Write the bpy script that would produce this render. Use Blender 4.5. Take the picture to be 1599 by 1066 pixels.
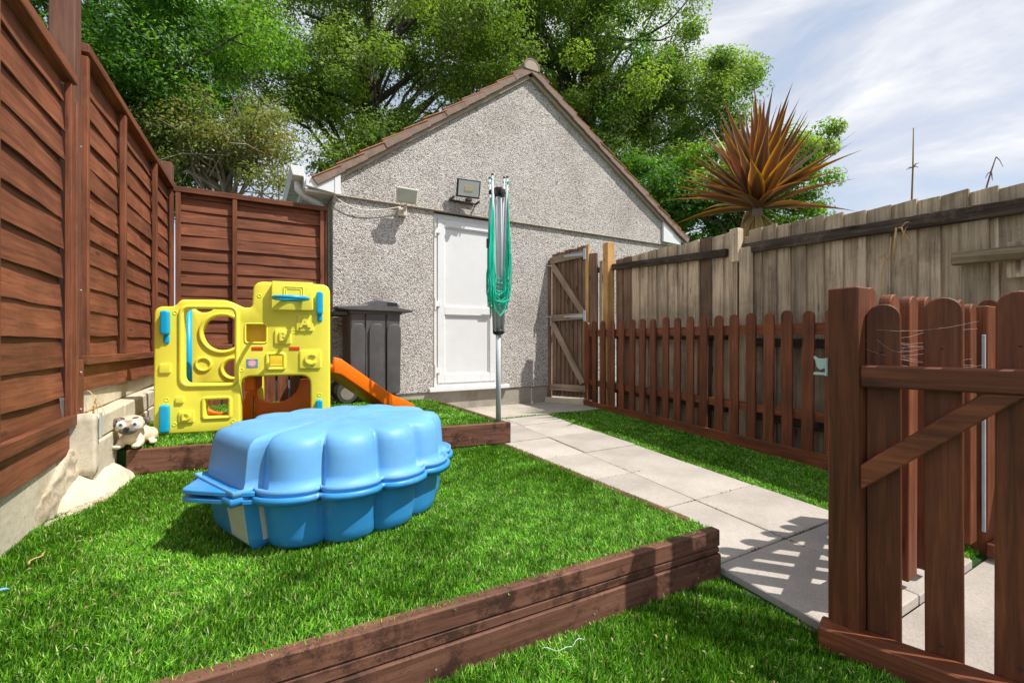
import bpy, bmesh, math, random, mathutils.geometry
import numpy as np
from mathutils import Vector, Matrix, noise as mnoise
R = math.radians
for o in list(bpy.data.objects): bpy.data.objects.remove(o)
SC = bpy.context.scene; C = SC.collection
rnd = random.Random(7)

# ---------------------------------------------------------------- camera
CAMH = .95
cd = bpy.data.cameras.new('camera'); cam = bpy.data.objects.new('camera', cd); C.objects.link(cam)
cam.location = (0, 0, CAMH); cam.rotation_euler = (R(90), 0, R(-30))
cd.sensor_width = 36; cd.lens = 36 * 710 / 1599; cd.clip_start = .02; cd.clip_end = 3000
SC.camera = cam
# ---------------------------------------------------------------- sun and sky
SUNV = Vector((.46, -.49, 1.0)).normalized()             # towards the sun
elev = math.asin(SUNV.z); azim = math.atan2(SUNV.x, SUNV.y)
sd = bpy.data.lights.new('sun', 'SUN'); sun = bpy.data.objects.new('sun', sd); C.objects.link(sun)
sd.energy = 3.6; sd.angle = R(.53); sd.color = (1, .95, .87)
sun.rotation_euler = SUNV.to_track_quat('Z', 'Y').to_euler(); sun.location = (20, -12, 30)
W = bpy.data.worlds.new('World'); SC.world = W; W.use_nodes = True
nt = W.node_tree; nt.nodes.clear()
def N(t, typ, **kw):
    n = t.nodes.new(typ)
    for k, v in kw.items():
        if k.startswith('i_'):
            key = k[2:]
            n.inputs[int(key) if key.isdigit() else key.replace('_', ' ')].default_value = v
        else: setattr(n, k, v)
    return n
def ramp(t, fac, stops, interp='LINEAR'):
    n = t.nodes.new('ShaderNodeValToRGB'); n.color_ramp.interpolation = interp
    e = n.color_ramp.elements
    while len(e) < len(stops): e.new(.5)
    for q, (p, c) in zip(e, stops):
        q.position = p; q.color = (*c, 1) if len(c) == 3 else c
    if fac is not None: t.links.new(fac, n.inputs[0])
    return n
sky = N(nt, 'ShaderNodeTexSky', sky_type='NISHITA', sun_disc=False, sun_elevation=elev, sun_rotation=azim)
sky.air_density = 1.0; sky.dust_density = 1.6; sky.ozone_density = 1.0
tc = N(nt, 'ShaderNodeTexCoord')
mp = N(nt, 'ShaderNodeMapping'); mp.inputs['Rotation'].default_value = (R(12), R(-24), R(20)); mp.inputs['Scale'].default_value = (1.3, 1.6, 5.2)
nt.links.new(tc.outputs['Generated'], mp.inputs[0])
cn = N(nt, 'ShaderNodeTexNoise', i_Scale=1.5, i_Detail=8.0, i_Roughness=.58, i_Distortion=.5)
nt.links.new(mp.outputs[0], cn.inputs['Vector'])
cr = ramp(nt, cn.outputs[0], [(.34, (.72,)*3), (.50, (.85,)*3), (.66, (.98,)*3)])
cc_ = ramp(nt, cn.outputs[0], [(.36, (2.25, 2.5, 2.95)), (.52, (3.1, 3.2, 3.45)), (.66, (4.2, 4.2, 4.3))])
mx = N(nt, 'ShaderNodeMixRGB'); nt.links.new(cc_.outputs[0], mx.inputs[2])
nt.links.new(cr.outputs[0], mx.inputs[0]); nt.links.new(sky.outputs[0], mx.inputs[1])
bg = N(nt, 'ShaderNodeBackground', i_Strength=.15); out = N(nt, 'ShaderNodeOutputWorld')
nt.links.new(mx.outputs[0], bg.inputs[0]); nt.links.new(bg.outputs[0], out.inputs[0])
vs = SC.view_settings
SC.display_settings.display_device = 'sRGB'
vs.view_transform = 'Standard'; vs.look = 'None'; vs.gamma = 1; vs.exposure = .72; vs.use_curve_mapping = False
SC.render.engine = 'CYCLES'

# ---------------------------------------------------------------- pixel -> place (only a direction; the distance comes from what is touched)
def ray(px, py):
    s = (px - 800) / 710
    return (.5 + .866 * s, .866 - .5 * s, (533 - py) / 710)
def onz(px, py, z0, m=0):
    x, y, z = ray(px, py); t = (z0 - CAMH) / (z - m * y); return Vector((t * x, t * y, CAMH + t * z))
def onY(px, py, Y):
    x, y, z = ray(px, py); t = Y / y; return Vector((t * x, Y, CAMH + t * z))

# ---------------------------------------------------------------- materials
MATS = {}
def newmat(name):
    m = bpy.data.materials.new(name); m.use_nodes = True; MATS[name] = m
    t = m.node_tree; b = t.nodes['Principled BSDF']; return m, t, b
def plastic(name, col, rough=.38, mottle=.12, spec=.5, scale=6, bump=.15, dirt=None):
    m, t, b = newmat(name)
    co = N(t, 'ShaderNodeTexCoord')
    n = N(t, 'ShaderNodeTexNoise', i_Scale=scale, i_Detail=7.0, i_Roughness=.65); t.links.new(co.outputs['Object'], n.inputs['Vector'])
    lo = [c * (1 - mottle) for c in col]; hi = [min(1, c * (1 + mottle)) for c in col]
    stops = [(.3, lo), (.7, hi)]
    r = ramp(t, n.outputs[0], stops); last = r.outputs[0]
    if dirt:
        n2 = N(t, 'ShaderNodeTexNoise', i_Scale=dirt[1], i_Detail=9.0, i_Roughness=.75); t.links.new(co.outputs['Object'], n2.inputs['Vector'])
        r2 = ramp(t, n2.outputs[0], [(dirt[2], (0,)*3), (dirt[2] + .12, (dirt[3],)*3)])
        mm = N(t, 'ShaderNodeMixRGB'); mm.inputs[2].default_value = (*dirt[0], 1)
        t.links.new(r2.outputs[0], mm.inputs[0]); t.links.new(last, mm.inputs[1]); last = mm.outputs[0]
    t.links.new(last, b.inputs['Base Color'])
    rr = ramp(t, n.outputs[0], [(.3, (rough * .8,)*3), (.7, (min(1, rough * 1.3),)*3)]); t.links.new(rr.outputs[0], b.inputs['Roughness'])
    b.inputs['Specular IOR Level'].default_value = spec
    if bump:
        n3 = N(t, 'ShaderNodeTexNoise', i_Scale=260.0, i_Detail=2.0); t.links.new(co.outputs['Object'], n3.inputs['Vector'])
        bp = N(t, 'ShaderNodeBump', i_Strength=bump, i_Distance=.001); t.links.new(n3.outputs[0], bp.inputs['Height']); t.links.new(bp.outputs[0], b.inputs['Normal'])
    return m
def wood(name, dark, mid, light, axis='x', rough=.7, vary=.3, grain=22, bump=.5, blotch=None, knots=True, spec=.3, streak=None):
    """dark/mid/light along the grain; blotch=(colour, amount) for weathering marks"""
    m, t, b = newmat(name); L = t.links.new
    co = N(t, 'ShaderNodeTexCoord'); oi = N(t, 'ShaderNodeObjectInfo')
    mul = N(t, 'ShaderNodeVectorMath', operation='SCALE'); 
    cx = N(t, 'ShaderNodeCombineXYZ', i_X=13.7, i_Y=7.3, i_Z=9.1); L(cx.outputs[0], mul.inputs[0]); L(oi.outputs['Random'], mul.inputs['Scale'])
    add = N(t, 'ShaderNodeVectorMath', operation='ADD'); L(co.outputs['Object'], add.inputs[0]); L(mul.outputs[0], add.inputs[1])
    sc = {'x': (1.2, grain, grain), 'y': (grain, 1.2, grain), 'z': (grain, grain, 1.2)}[axis]
    mp = N(t, 'ShaderNodeMapping'); mp.inputs['Scale'].default_value = sc; L(add.outputs[0], mp.inputs[0])
    n1 = N(t, 'ShaderNodeTexNoise', i_Scale=2.2, i_Detail=8.0, i_Roughness=.68, i_Distortion=.6); L(mp.outputs[0], n1.inputs['Vector'])
    r1 = ramp(t, n1.outputs[0], [(.28, dark), (.5, mid), (.74, light)])
    n2 = N(t, 'ShaderNodeTexNoise', i_Scale=3.5, i_Detail=4.0); L(add.outputs[0], n2.inputs['Vector'])
    r2 = ramp(t, n2.outputs[0], [(.3, (.72,)*3), (.7, (1.2,)*3)])
    m1 = N(t, 'ShaderNodeMixRGB', blend_type='MULTIPLY', i_Fac=1.0); L(r1.outputs[0], m1.inputs[1]); L(r2.outputs[0], m1.inputs[2]); last = m1.outputs[0]
    if knots:
        mk = N(t, 'ShaderNodeMapping'); mk.inputs['Scale'].default_value = {'x': (1.6, 6, 6), 'y': (6, 1.6, 6), 'z': (6, 6, 1.6)}[axis]; L(add.outputs[0], mk.inputs[0])
        vo = N(t, 'ShaderNodeTexVoronoi', i_Scale=1.5); L(mk.outputs[0], vo.inputs['Vector'])
        rk = ramp(t, vo.outputs['Distance'], [(.06, (.28,)*3), (.13, (1,)*3)])
        m3 = N(t, 'ShaderNodeMixRGB', blend_type='MULTIPLY', i_Fac=.85); L(last, m3.inputs[1]); L(rk.outputs[0], m3.inputs[2]); last = m3.outputs[0]
    if blotch:
        n3 = N(t, 'ShaderNodeTexNoise', i_Scale=blotch[2] if len(blotch) > 2 else 5.0, i_Detail=10.0, i_Roughness=.78); L(add.outputs[0], n3.inputs['Vector'])
        r3 = ramp(t, n3.outputs[0], [(.50 if name == 'sleeper' else .52, (0,)*3), (.60 if name == 'sleeper' else .66, (blotch[1],)*3)])
        m4 = N(t, 'ShaderNodeMixRGB'); m4.inputs[2].default_value = (*blotch[0], 1)
        L(r3.outputs[0], m4.inputs[0]); L(last, m4.inputs[1]); last = m4.outputs[0]
    if streak:
        ms_ = N(t, 'ShaderNodeMapping'); ms_.inputs['Scale'].default_value = {'x': (.5, 11, 11), 'y': (11, .5, 11), 'z': (11, 11, .5)}[axis]; L(add.outputs[0], ms_.inputs[0])
        n5 = N(t, 'ShaderNodeTexNoise', i_Scale=1.6, i_Detail=6.0, i_Roughness=.6); L(ms_.outputs[0], n5.inputs['Vector'])
        r5 = ramp(t, n5.outputs[0], [(.50, (0,)*3), (.68, (streak[1],)*3)])
        m5 = N(t, 'ShaderNodeMixRGB'); m5.inputs[2].default_value = (*streak[0], 1); L(r5.outputs[0], m5.inputs[0]); L(last, m5.inputs[1]); last = m5.outputs[0]
    hs = N(t, 'ShaderNodeHueSaturation'); mr = N(t, 'ShaderNodeMapRange', i_3=1 - vary, i_4=1 + vary); L(oi.outputs['Random'], mr.inputs[0])
    L(mr.outputs[0], hs.inputs['Value']); L(last, hs.inputs['Color']); L(hs.outputs[0], b.inputs['Base Color'])
    b.inputs['Roughness'].default_value = rough; b.inputs['Specular IOR Level'].default_value = spec
    bp = N(t, 'ShaderNodeBump', i_Strength=bump, i_Distance=.003); L(n1.outputs[0], bp.inputs['Height']); L(bp.outputs[0], b.inputs['Normal'])
    return m
for ax in 'xz':
    wood('stain_' + ax, (.09, .029, .014), (.195, .063, .029), (.30, .105, .05), ax, vary=.24, blotch=((.30, .13, .07), .3), streak=((.085, .028, .014), .5))
    wood('postwood_' + ax, (.085, .036, .024), (.145, .066, .044), (.20, .10, .07), ax, vary=.1, knots=False)
    wood('picket_' + ax, (.085, .025, .010), (.175, .052, .020), (.30, .095, .036), ax, vary=.18, rough=.6, spec=.35, streak=((.06, .02, .01), .6))
    wood('weather_' + ax, (.26, .18, .115), (.54, .42, .295), (.70, .585, .45), ax, vary=.30, streak=((.11, .08, .055), .55), rough=.88, grain=30, spec=.15, blotch=((.09, .07, .05), .45, 2.6))
    wood('gatewood_' + ax, (.10, .06, .04), (.21, .135, .09), (.32, .22, .15), ax, vary=.18, rough=.85, grain=30, spec=.15)
wood('gaterail', (.18, .12, .08), (.33, .245, .17), (.45, .35, .26), 'x', vary=.12, rough=.85)
wood('darkrail', (.022, .015, .011), (.055, .04, .03), (.12, .088, .065), 'x', vary=.1, rough=.9, blotch=((.20, .16, .11), .55, 3.0))
wood('barkrail', (.12, .085, .045), (.27, .205, .12), (.46, .38, .26), 'x', vary=.05, rough=.9, grain=16)
wood('sleeper', (.075, .03, .019), (.15, .065, .042), (.22, .105, .072), 'x', vary=.14, blotch=((.035, .015, .010), .9, 7.0))
wood('newwood', (.42, .22, .07), (.58, .33, .12), (.66, .42, .19), 'z', vary=.05, rough=.6)
wood('newwood_x', (.42, .22, .07), (.58, .33, .12), (.66, .42, .19), 'x', vary=.05, rough=.6)

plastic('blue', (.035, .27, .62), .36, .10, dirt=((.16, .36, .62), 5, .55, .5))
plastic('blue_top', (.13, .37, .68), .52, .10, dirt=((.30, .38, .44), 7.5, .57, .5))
plastic('yellow', (.86, .78, .075), .42, .05)
plastic('amber', (.85, .55, .05), .42, .06)
plastic('orange', (.88, .165, .003), .35, .06)
plastic('cyan', (.003, .36, .63), .33, .05)
plastic('red', (.62, .07, .01), .4, .05)
plastic('binplastic', (.085, .086, .09), .42, .15, dirt=((.11, .11, .115), 3, .55, .4))
plastic('black', (.012, .012, .013), .45, .2)
plastic('rubber', (.05, .048, .045), .8, .3)
plastic('wheelgrey', (.24, .215, .18), .8, .2)
plastic('upvc', (.73, .74, .75), .28, .03, bump=0)
plastic('upvc_panel', (.69, .70, .71), .33, .03, bump=0)
plastic('galv', (.45, .50, .54), .4, .15)
plastic('latchmetal', (.50, .62, .58), .45, .12)
plastic('steel', (.48, .51, .53), .42, .1)
plastic('cord', (.012, .62, .42), .4, .15, bump=0)
plastic('oldlamp', (.62, .58, .48), .5, .15)
plastic('lens', (.22, .23, .19), .15, .15, spec=.7)
plastic('ledlens', (.50, .53, .52), .2, .03, spec=.6)
plastic('ledchip', (.62, .50, .30), .4, .03)
plastic('cablewhite', (.75, .74, .70), .5, .05, bump=0)
plastic('pipe', (.10, .10, .13), .5, .1, bump=0)
plastic('dogcream', (.76, .62, .44), .5, .1)
plastic('dogface', (.62, .50, .38), .5, .12, dirt=((.20, .14, .10), 30, .60, .5))
plastic('doggrey', (.11, .095, .09), .55, .2)
plastic('dogblack', (.03, .022, .022), .4, .2)
plastic('dogwhite', (.8, .81, .80), .25, .03)
plastic('dogiris', (.22, .24, .25), .3, .05)
plastic('stickerblue', (.10, .27, .56), .3, .1)
plastic('stickerpink', (.85, .35, .42), .3, .1)
plastic('stickerwhite', (.8, .8, .78), .4, .05)
plastic('labelpaper', (.56, .54, .47), .8, .12, dirt=((.30, .32, .33), 14, .58, .7))
plastic('silk', (.75, .75, .72), .6, .05, bump=0)
plastic('stem_brown', (.22, .13, .07), .8, .3)
plastic('stem_dry', (.55, .36, .16), .7, .25)
plastic('stem_green', (.16, .26, .04), .6, .2)
plastic('bark', (.085, .07, .052), .9, .35, scale=9, bump=.6)
plastic('bark_pale', (.26, .22, .17), .9, .3, scale=9, bump=.6)
plastic('tile', (.235, .16, .125), .9, .28, scale=14, bump=.6, dirt=((.13, .105, .095), 9, .50, .8))
plastic('tile_edge', (.40, .17, .085), .85, .25, scale=14)
plastic('mortar', (.36, .31, .24), .9, .2, scale=30, bump=.6)

def stone(name, cols, scale=90, bump=.6, rough=.9, stain=None, fine=None):
    m, t, b = newmat(name); L = t.links.new
    co = N(t, 'ShaderNodeTexCoord')
    n = N(t, 'ShaderNodeTexNoise', i_Scale=scale, i_Detail=6.0, i_Roughness=.7); L(co.outputs['Object'], n.inputs['Vector'])
    r = ramp(t, n.outputs[0], [(.3, cols[0]), (.5, cols[1]), (.7, cols[2])]); last = r.outputs[0]
    n2 = N(t, 'ShaderNodeTexNoise', i_Scale=2.3, i_Detail=8.0, i_Roughness=.6); L(co.outputs['Object'], n2.inputs['Vector'])
    r2 = ramp(t, n2.outputs[0], [(.32, (.78,)*3), (.62, (1.06,)*3)])
    mm = N(t, 'ShaderNodeMixRGB', blend_type='MULTIPLY', i_Fac=1.0); L(last, mm.inputs[1]); L(r2.outputs[0], mm.inputs[2]); last = mm.outputs[0]
    if stain:
        n4 = N(t, 'ShaderNodeTexNoise', i_Scale=stain[1], i_Detail=9.0, i_Roughness=.72); L(co.outputs['Object'], n4.inputs['Vector'])
        r4 = ramp(t, n4.outputs[0], [(stain[2], (0,)*3), (stain[2] + .13, (stain[3],)*3)])
        m4 = N(t, 'ShaderNodeMixRGB'); m4.inputs[2].default_value = (*stain[0], 1); L(r4.outputs[0], m4.inputs[0]); L(last, m4.inputs[1]); last = m4.outputs[0]
    L(last, b.inputs['Base Color']); b.inputs['Roughness'].default_value = rough; b.inputs['Specular IOR Level'].default_value = .2
    bp = N(t, 'ShaderNodeBump', i_Strength=bump, i_Distance=.004); L(n.outputs[0], bp.inputs['Height']); L(bp.outputs[0], b.inputs['Normal'])
    return m
SLABM = stone('slab', ((.34, .305, .27), (.42, .38, .34), (.49, .45, .41)), 130, .35, stain=((.30, .26, .22), 6, .60, .4))
_t = SLABM.node_tree; _oi = N(_t, 'ShaderNodeObjectInfo'); _mr = N(_t, 'ShaderNodeMapRange', i_3=.88, i_4=1.08); _t.links.new(_oi.outputs['Random'], _mr.inputs[0])
_hs = N(_t, 'ShaderNodeHueSaturation'); _b = _t.nodes['Principled BSDF']; _src = _b.inputs['Base Color'].links[0].from_socket; _t.links.new(_mr.outputs[0], _hs.inputs['Value']); _t.links.new(_src, _hs.inputs['Color']); _t.links.new(_hs.outputs[0], _b.inputs['Base Color'])
stone('concrete', ((.33, .29, .24), (.43, .39, .33), (.50, .46, .40)), 60, .5, stain=((.25, .21, .17), 4, .55, .5))
stone('plinth', ((.30, .27, .22), (.36, .33, .28), (.42, .39, .33)), 50, .4, stain=((.2, .17, .14), 3, .52, .5))
stone('creamwall', ((.52, .455, .34), (.64, .57, .44), (.70, .635, .51)), 40, .5, stain=((.42, .31, .19), 3.3, .56, .55))
stone('roughcement', ((.34, .27, .18), (.54, .46, .34), (.66, .59, .47)), 34, 1.0, stain=((.33, .20, .10), 7, .50, .75))
stone('soil', ((.05, .035, .02), (.09, .065, .04), (.14, .10, .07)), 40, .8)
stone('turfbase', ((.012, .035, .006), (.02, .06, .01), (.035, .085, .018)), 120, .8)
stone('groundmat', ((.04, .06, .02), (.06, .085, .03), (.09, .10, .05)), 3, .5)

# pebbledash: little stones with dark gaps
m, t, b = newmat('pebbledash'); L = t.links.new
co = N(t, 'ShaderNodeTexCoord')
vo = N(t, 'ShaderNodeTexVoronoi', i_Scale=82.0); vo.inputs['Randomness'].default_value = 1; L(co.outputs['Object'], vo.inputs['Vector'])
vb = N(t, 'ShaderNodeTexVoronoi', i_Scale=105.0); L(co.outputs['Object'], vb.inputs['Vector'])
sx = N(t, 'ShaderNodeSeparateColor'); L(vo.outputs['Color'], sx.inputs[0])
rc = ramp(t, sx.outputs[0], [(0, (.26, .22, .195)), (.12, (.50, .46, .43)), (.5, (.67, .635, .605)), (.85, (.76, .73, .705)), (1, (.82, .80, .78))])
rg = ramp(t, vo.outputs['Distance'], [(.40, (1,)*3), (.75, (.58,)*3)])
m1 = N(t, 'ShaderNodeMixRGB', blend_type='MULTIPLY', i_Fac=1.0); L(rc.outputs[0], m1.inputs[1]); L(rg.outputs[0], m1.inputs[2])
n2 = N(t, 'ShaderNodeTexNoise', i_Scale=1.1, i_Detail=9.0, i_Roughness=.62); L(co.outputs['Object'], n2.inputs['Vector'])
r2 = ramp(t, n2.outputs[0], [(.3, (.74, .71, .68)), (.5, (1.0, .99, .98)), (.7, (1.1, 1.09, 1.08))])
m2 = N(t, 'ShaderNodeMixRGB', blend_type='MULTIPLY', i_Fac=1.0); L(m1.outputs[0], m2.inputs[1]); L(r2.outputs[0], m2.inputs[2])
L(m2.outputs[0], b.inputs['Base Color']); b.inputs['Roughness'].default_value = .85; b.inputs['Specular IOR Level'].default_value = .25
sb = N(t, 'ShaderNodeMath', operation='ADD'); L(vo.outputs['Distance'], sb.inputs[0]); L(vb.outputs['Distance'], sb.inputs[1])
bp = N(t, 'ShaderNodeBump', invert=True, i_Strength=1.0, i_Distance=.010); L(sb.outputs[0], bp.inputs['Height']); L(bp.outputs[0], b.inputs['Normal'])

def leafmat(name, rough=.5, trans=.35, spec=.35, tint=(1.3, 1.5, .5)):
    m, t, b = newmat(name); L = t.links.new
    at = N(t, 'ShaderNodeAttribute', attribute_name='Col'); L(at.outputs['Color'], b.inputs['Base Color'])
    b.inputs['Roughness'].default_value = rough; b.inputs['Specular IOR Level'].default_value = spec
    tr = N(t, 'ShaderNodeBsdfTranslucent'); mu = N(t, 'ShaderNodeMixRGB', blend_type='MULTIPLY', i_Fac=1.0); mu.inputs[2].default_value = (*tint, 1)
    L(at.outputs['Color'], mu.inputs[1]); L(mu.outputs[0], tr.inputs[0])
    ms = N(t, 'ShaderNodeMixShader', i_Fac=trans); L(b.outputs[0], ms.inputs[1]); L(tr.outputs[0], ms.inputs[2])
    L(ms.outputs[0], t.nodes['Material Output'].inputs[0]); return m
leafmat('turf', .45, .30, .28, (1.2, 1.3, .5)); leafmat('foliage', .55, .45, .25)
# cordyline leaf: bronze middle, gold margin
m, t, b = newmat('bronzeleaf'); L = t.links.new
at = N(t, 'ShaderNodeAttribute', attribute_name='Col'); L(at.outputs['Color'], b.inputs['Base Color']); b.inputs['Roughness'].default_value = .38; b.inputs['Specular IOR Level'].default_value = .5
tr = N(t, 'ShaderNodeBsdfTranslucent'); mu = N(t, 'ShaderNodeMixRGB', blend_type='MULTIPLY', i_Fac=1.0); mu.inputs[2].default_value = (1.4, 1.05, .6, 1)
L(at.outputs['Color'], mu.inputs[1]); L(mu.outputs[0], tr.inputs[0]); ms = N(t, 'ShaderNodeMixShader', i_Fac=.22); L(b.outputs[0], ms.inputs[1]); L(tr.outputs[0], ms.inputs[2]); L(ms.outputs[0], t.nodes['Material Output'].inputs[0])

# ---------------------------------------------------------------- builders
def link(name, me, mat=None, parent=None, loc=(0, 0, 0), rot=(0, 0, 0), smooth=False):
    o = bpy.data.objects.new(name, me); C.objects.link(o)
    if mat: 
        if not me.materials: me.materials.append(MATS[mat])
    if parent: o.parent = parent
    o.location = loc; o.rotation_euler = rot
    if smooth: me.polygons.foreach_set('use_smooth', [True] * len(me.polygons))
    return o
def tag(o, label=None, cat=None, group=None, kind=None):
    if label: o['label'] = label
    if cat: o['category'] = cat
    if group: o['group'] = group
    if kind: o['kind'] = kind
    return o
def thing(name, label, cat, loc=(0, 0, 0), rz=0, group=None):
    o = bpy.data.objects.new(name, None); C.objects.link(o); o.empty_display_size = .1
    o.location = loc; o.rotation_euler = (0, 0, rz); return tag(o, label, cat, group)
class MB:
    def __init__(s): s.v = []; s.f = []
    def add(s, v, f):
        n = len(s.v); s.v += [tuple(p) for p in v]; s.f += [[i + n for i in q] for q in f]; return s
    def box(s, x0, x1, y0, y1, z0, z1, M=None):
        v = [Vector(p) for p in ((x0,y0,z0),(x1,y0,z0),(x1,y1,z0),(x0,y1,z0),(x0,y0,z1),(x1,y0,z1),(x1,y1,z1),(x0,y1,z1))]
        if M: v = [M @ p for p in v]
        return s.add(v, [(3,2,1,0),(4,5,6,7),(0,1,5,4),(1,2,6,5),(2,3,7,6),(3,0,4,7)])
    def tube(s, pts, rad, n=8, cap=True):
        pts = [Vector(p) for p in pts]; k = len(pts)
        rad = [rad] * k if not hasattr(rad, '__len__') else rad
        up = None; v = []
        for i, p in enumerate(pts):
            d = (pts[min(i + 1, k - 1)] - pts[max(i - 1, 0)])
            d = d.normalized() if d.length > 1e-9 else Vector((0, 0, 1))
            if up is None:
                up = d.cross(Vector((0, 0, 1)) if abs(d.z) < .9 else Vector((1, 0, 0))).normalized()
            up = (up - d * up.dot(d)).normalized(); w = d.cross(up)
            for j in range(n):
                a = 2 * math.pi * j / n; v.append(p + (up * math.cos(a) + w * math.sin(a)) * rad[i])
        f = [(i*n+j, i*n+(j+1)%n, (i+1)*n+(j+1)%n, (i+1)*n+j) for i in range(k-1) for j in range(n)]
        if cap: f += [tuple(range(n))[::-1], tuple(range((k-1)*n, k*n))]
        return s.add(v, f)
    def prism(s, poly, y0, y1, M=None):
        """poly in x,z; pushed along y"""
        n = len(poly); v = [Vector((x, y0, z)) for x, z in poly] + [Vector((x, y1, z)) for x, z in poly]
        if M: v = [M @ p for p in v]
        return s.add(v, [tuple(range(n)), tuple(range(2*n-1, n-1, -1))] + [(i, i+n, (i+1)%n+n, (i+1)%n) for i in range(n)])
    def mesh(s, name='m', bev=0, seg=1, merge=False):
        me = bpy.data.meshes.new(name); me.from_pydata(s.v, [], s.f)
        bm = bmesh.new(); bm.from_mesh(me)
        if merge: bmesh.ops.remove_doubles(bm, verts=bm.verts, dist=1e-5)
        bmesh.ops.recalc_face_normals(bm, faces=bm.faces)
        if bev: bmesh.ops.bevel(bm, geom=[e for e in bm.edges if len(e.link_faces) == 2 and e.calc_face_angle(0) > .5], offset=bev, segments=seg, affect='EDGES', clamp_overlap=True, profile=.5)
        bm.to_mesh(me); bm.free(); me.update(); return me
    def build(s, name, mat, parent=None, bev=0, seg=1, loc=(0,0,0), rot=(0,0,0), smooth=False):
        return link(name, s.mesh(name, bev, seg), mat, parent, loc, rot, smooth)
def box(name, mat, parent, x0, x1, y0, y1, z0, z1, bev=.003, seg=1):
    """a bevelled box whose origin is its own centre"""
    c = ((x0+x1)/2, (y0+y1)/2, (z0+z1)/2); a = ((x1-x0)/2, (y1-y0)/2, (z1-z0)/2)
    return MB().box(-a[0], a[0], -a[1], a[1], -a[2], a[2]).build(name, mat, parent, min(bev, min(a) * .8), seg, loc=c)
def obar(name, mat, parent, p, q, w, th, bev=.003, up=(0, -1, 0)):
    """bar from p to q (local), its length along its own x; th along 'up'"""
    p, q = Vector(p), Vector(q); d = (q - p); Lg = d.length; x = d.normalized(); u = Vector(up); u = (u - x * u.dot(x)).normalized(); wv = x.cross(u)
    Mx = Matrix((x, u, wv)).transposed().to_4x4(); Mx.translation = (p + q) / 2
    o = MB().box(-Lg/2, Lg/2, -th/2, th/2, -w/2, w/2).build(name, mat, parent, bev)
    o.matrix_local = Mx; return o
def round_poly(pts, r, seg=5):
    out = []; n = len(pts)
    for i, p in enumerate(pts):
        rr = r[i] if hasattr(r, '__len__') else r
        p = Vector(p[:2]); a = Vector(pts[i-1][:2]) - p; b_ = Vector(pts[(i+1) % n][:2]) - p
        rr = min(rr, a.length * .48, b_.length * .48)
        A, B = p + a.normalized() * rr, p + b_.normalized() * rr
        for k in range(seg + 1):
            t_ = k / seg; out.append(tuple(A * (1-t_)**2 + p * 2*t_*(1-t_) + B * t_**2))
    return out
def plate(outer, holes, th, bev, res=3):
    """2-D outline with holes -> solid mesh standing in x,z with rounded edges, front at y=-th/2"""
    def clean(p):
        q = []
        for v in p:
            if not q or (Vector(v) - Vector(q[-1])).length > 4e-4: q.append(tuple(v))
        if (Vector(q[0]) - Vector(q[-1])).length < 4e-4: q.pop()
        return q
    def area(p): return sum(p[i-1][0]*p[i][1] - p[i][0]*p[i-1][1] for i in range(len(p))) / 2
    loops = []
    for k, p in enumerate([outer] + list(holes)):
        p = clean(p); ccw = area(p) > 0
        if ccw != (k == 0): p = p[::-1]
        loops.append(p)
    def inset(p, d):
        out = []; n = len(p)
        for i in range(n):
            e0 = (Vector(p[i]) - Vector(p[i-1])).normalized(); e1 = (Vector(p[(i+1) % n]) - Vector(p[i])).normalized()
            n0, n1 = Vector((-e0.y, e0.x)), Vector((-e1.y, e1.x)); m_ = n0 + n1
            m_ = m_.normalized() if m_.length > 1e-6 else n0; c_ = max(.6, m_.dot(n0)); out.append(tuple(Vector(p[i]) + m_*d/c_))
        return out
    def inside(pt, p):
        x, y = pt; c = False
        for i in range(len(p)):
            (x0, y0), (x1, y1) = p[i-1], p[i]
            if (y0 > y) != (y1 > y) and x < (x1-x0)*(y-y0)/(y1-y0) + x0: c = not c
        return c
    V = []; F = []; caps = []
    for p in loops:
        n = len(p); rings = []
        for sgn in (1, -1):
            rr = []
            for j in range(res + 1):
                al = math.pi/2*j/res; q = inset(p, bev*(1 - math.cos(al))); y = -sgn*(th/2 - bev + bev*math.sin(al)); rr.append([(x, y, z) for x, z in q])
            rings.append(rr)
        order = rings[0][::-1] + rings[1]; b0 = len(V)
        for rg_ in order: V += rg_
        for l in range(len(order) - 1): F += [(b0+l*n+i, b0+l*n+(i+1) % n, b0+(l+1)*n+(i+1) % n, b0+(l+1)*n+i) for i in range(n)]
        caps.append((b0, b0 + (len(order)-1)*n, inset(p, bev)))
    pts = []; edges = []; fi = []; bi = []
    for f0, k0, q in caps:
        o0 = len(pts); pts += [Vector(v) for v in q]; edges += [(o0+i, o0+(i+1) % len(q)) for i in range(len(q))]; fi += [f0+i for i in range(len(q))]; bi += [k0+i for i in range(len(q))]
    ov, oe, of, iv, ie, if_ = mathutils.geometry.delaunay_2d_cdt(pts, edges, [], 0, 1e-6)
    fm, bm_ = [], []
    for i, v in enumerate(ov):
        if iv[i]: fm.append(fi[iv[i][0]]); bm_.append(bi[iv[i][0]])
        else: fm.append(len(V)); V.append((v.x, -th/2, v.y)); bm_.append(len(V)); V.append((v.x, th/2, v.y))
    for t_ in of:
        c_ = (sum(ov[i].x for i in t_)/3, sum(ov[i].y for i in t_)/3)
        if inside(c_, caps[0][2]) and not any(inside(c_, h[2]) for h in caps[1:]):
            F.append(tuple(fm[i] for i in t_)); F.append(tuple(bm_[i] for i in t_[::-1]))
    me = MB().add(V, F).mesh('plate', merge=True)
    me.polygons.foreach_set('use_smooth', [True]*len(me.polygons))
    try: me.set_sharp_from_angle(angle=R(38))
    except Exception: pass
    return me
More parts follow.
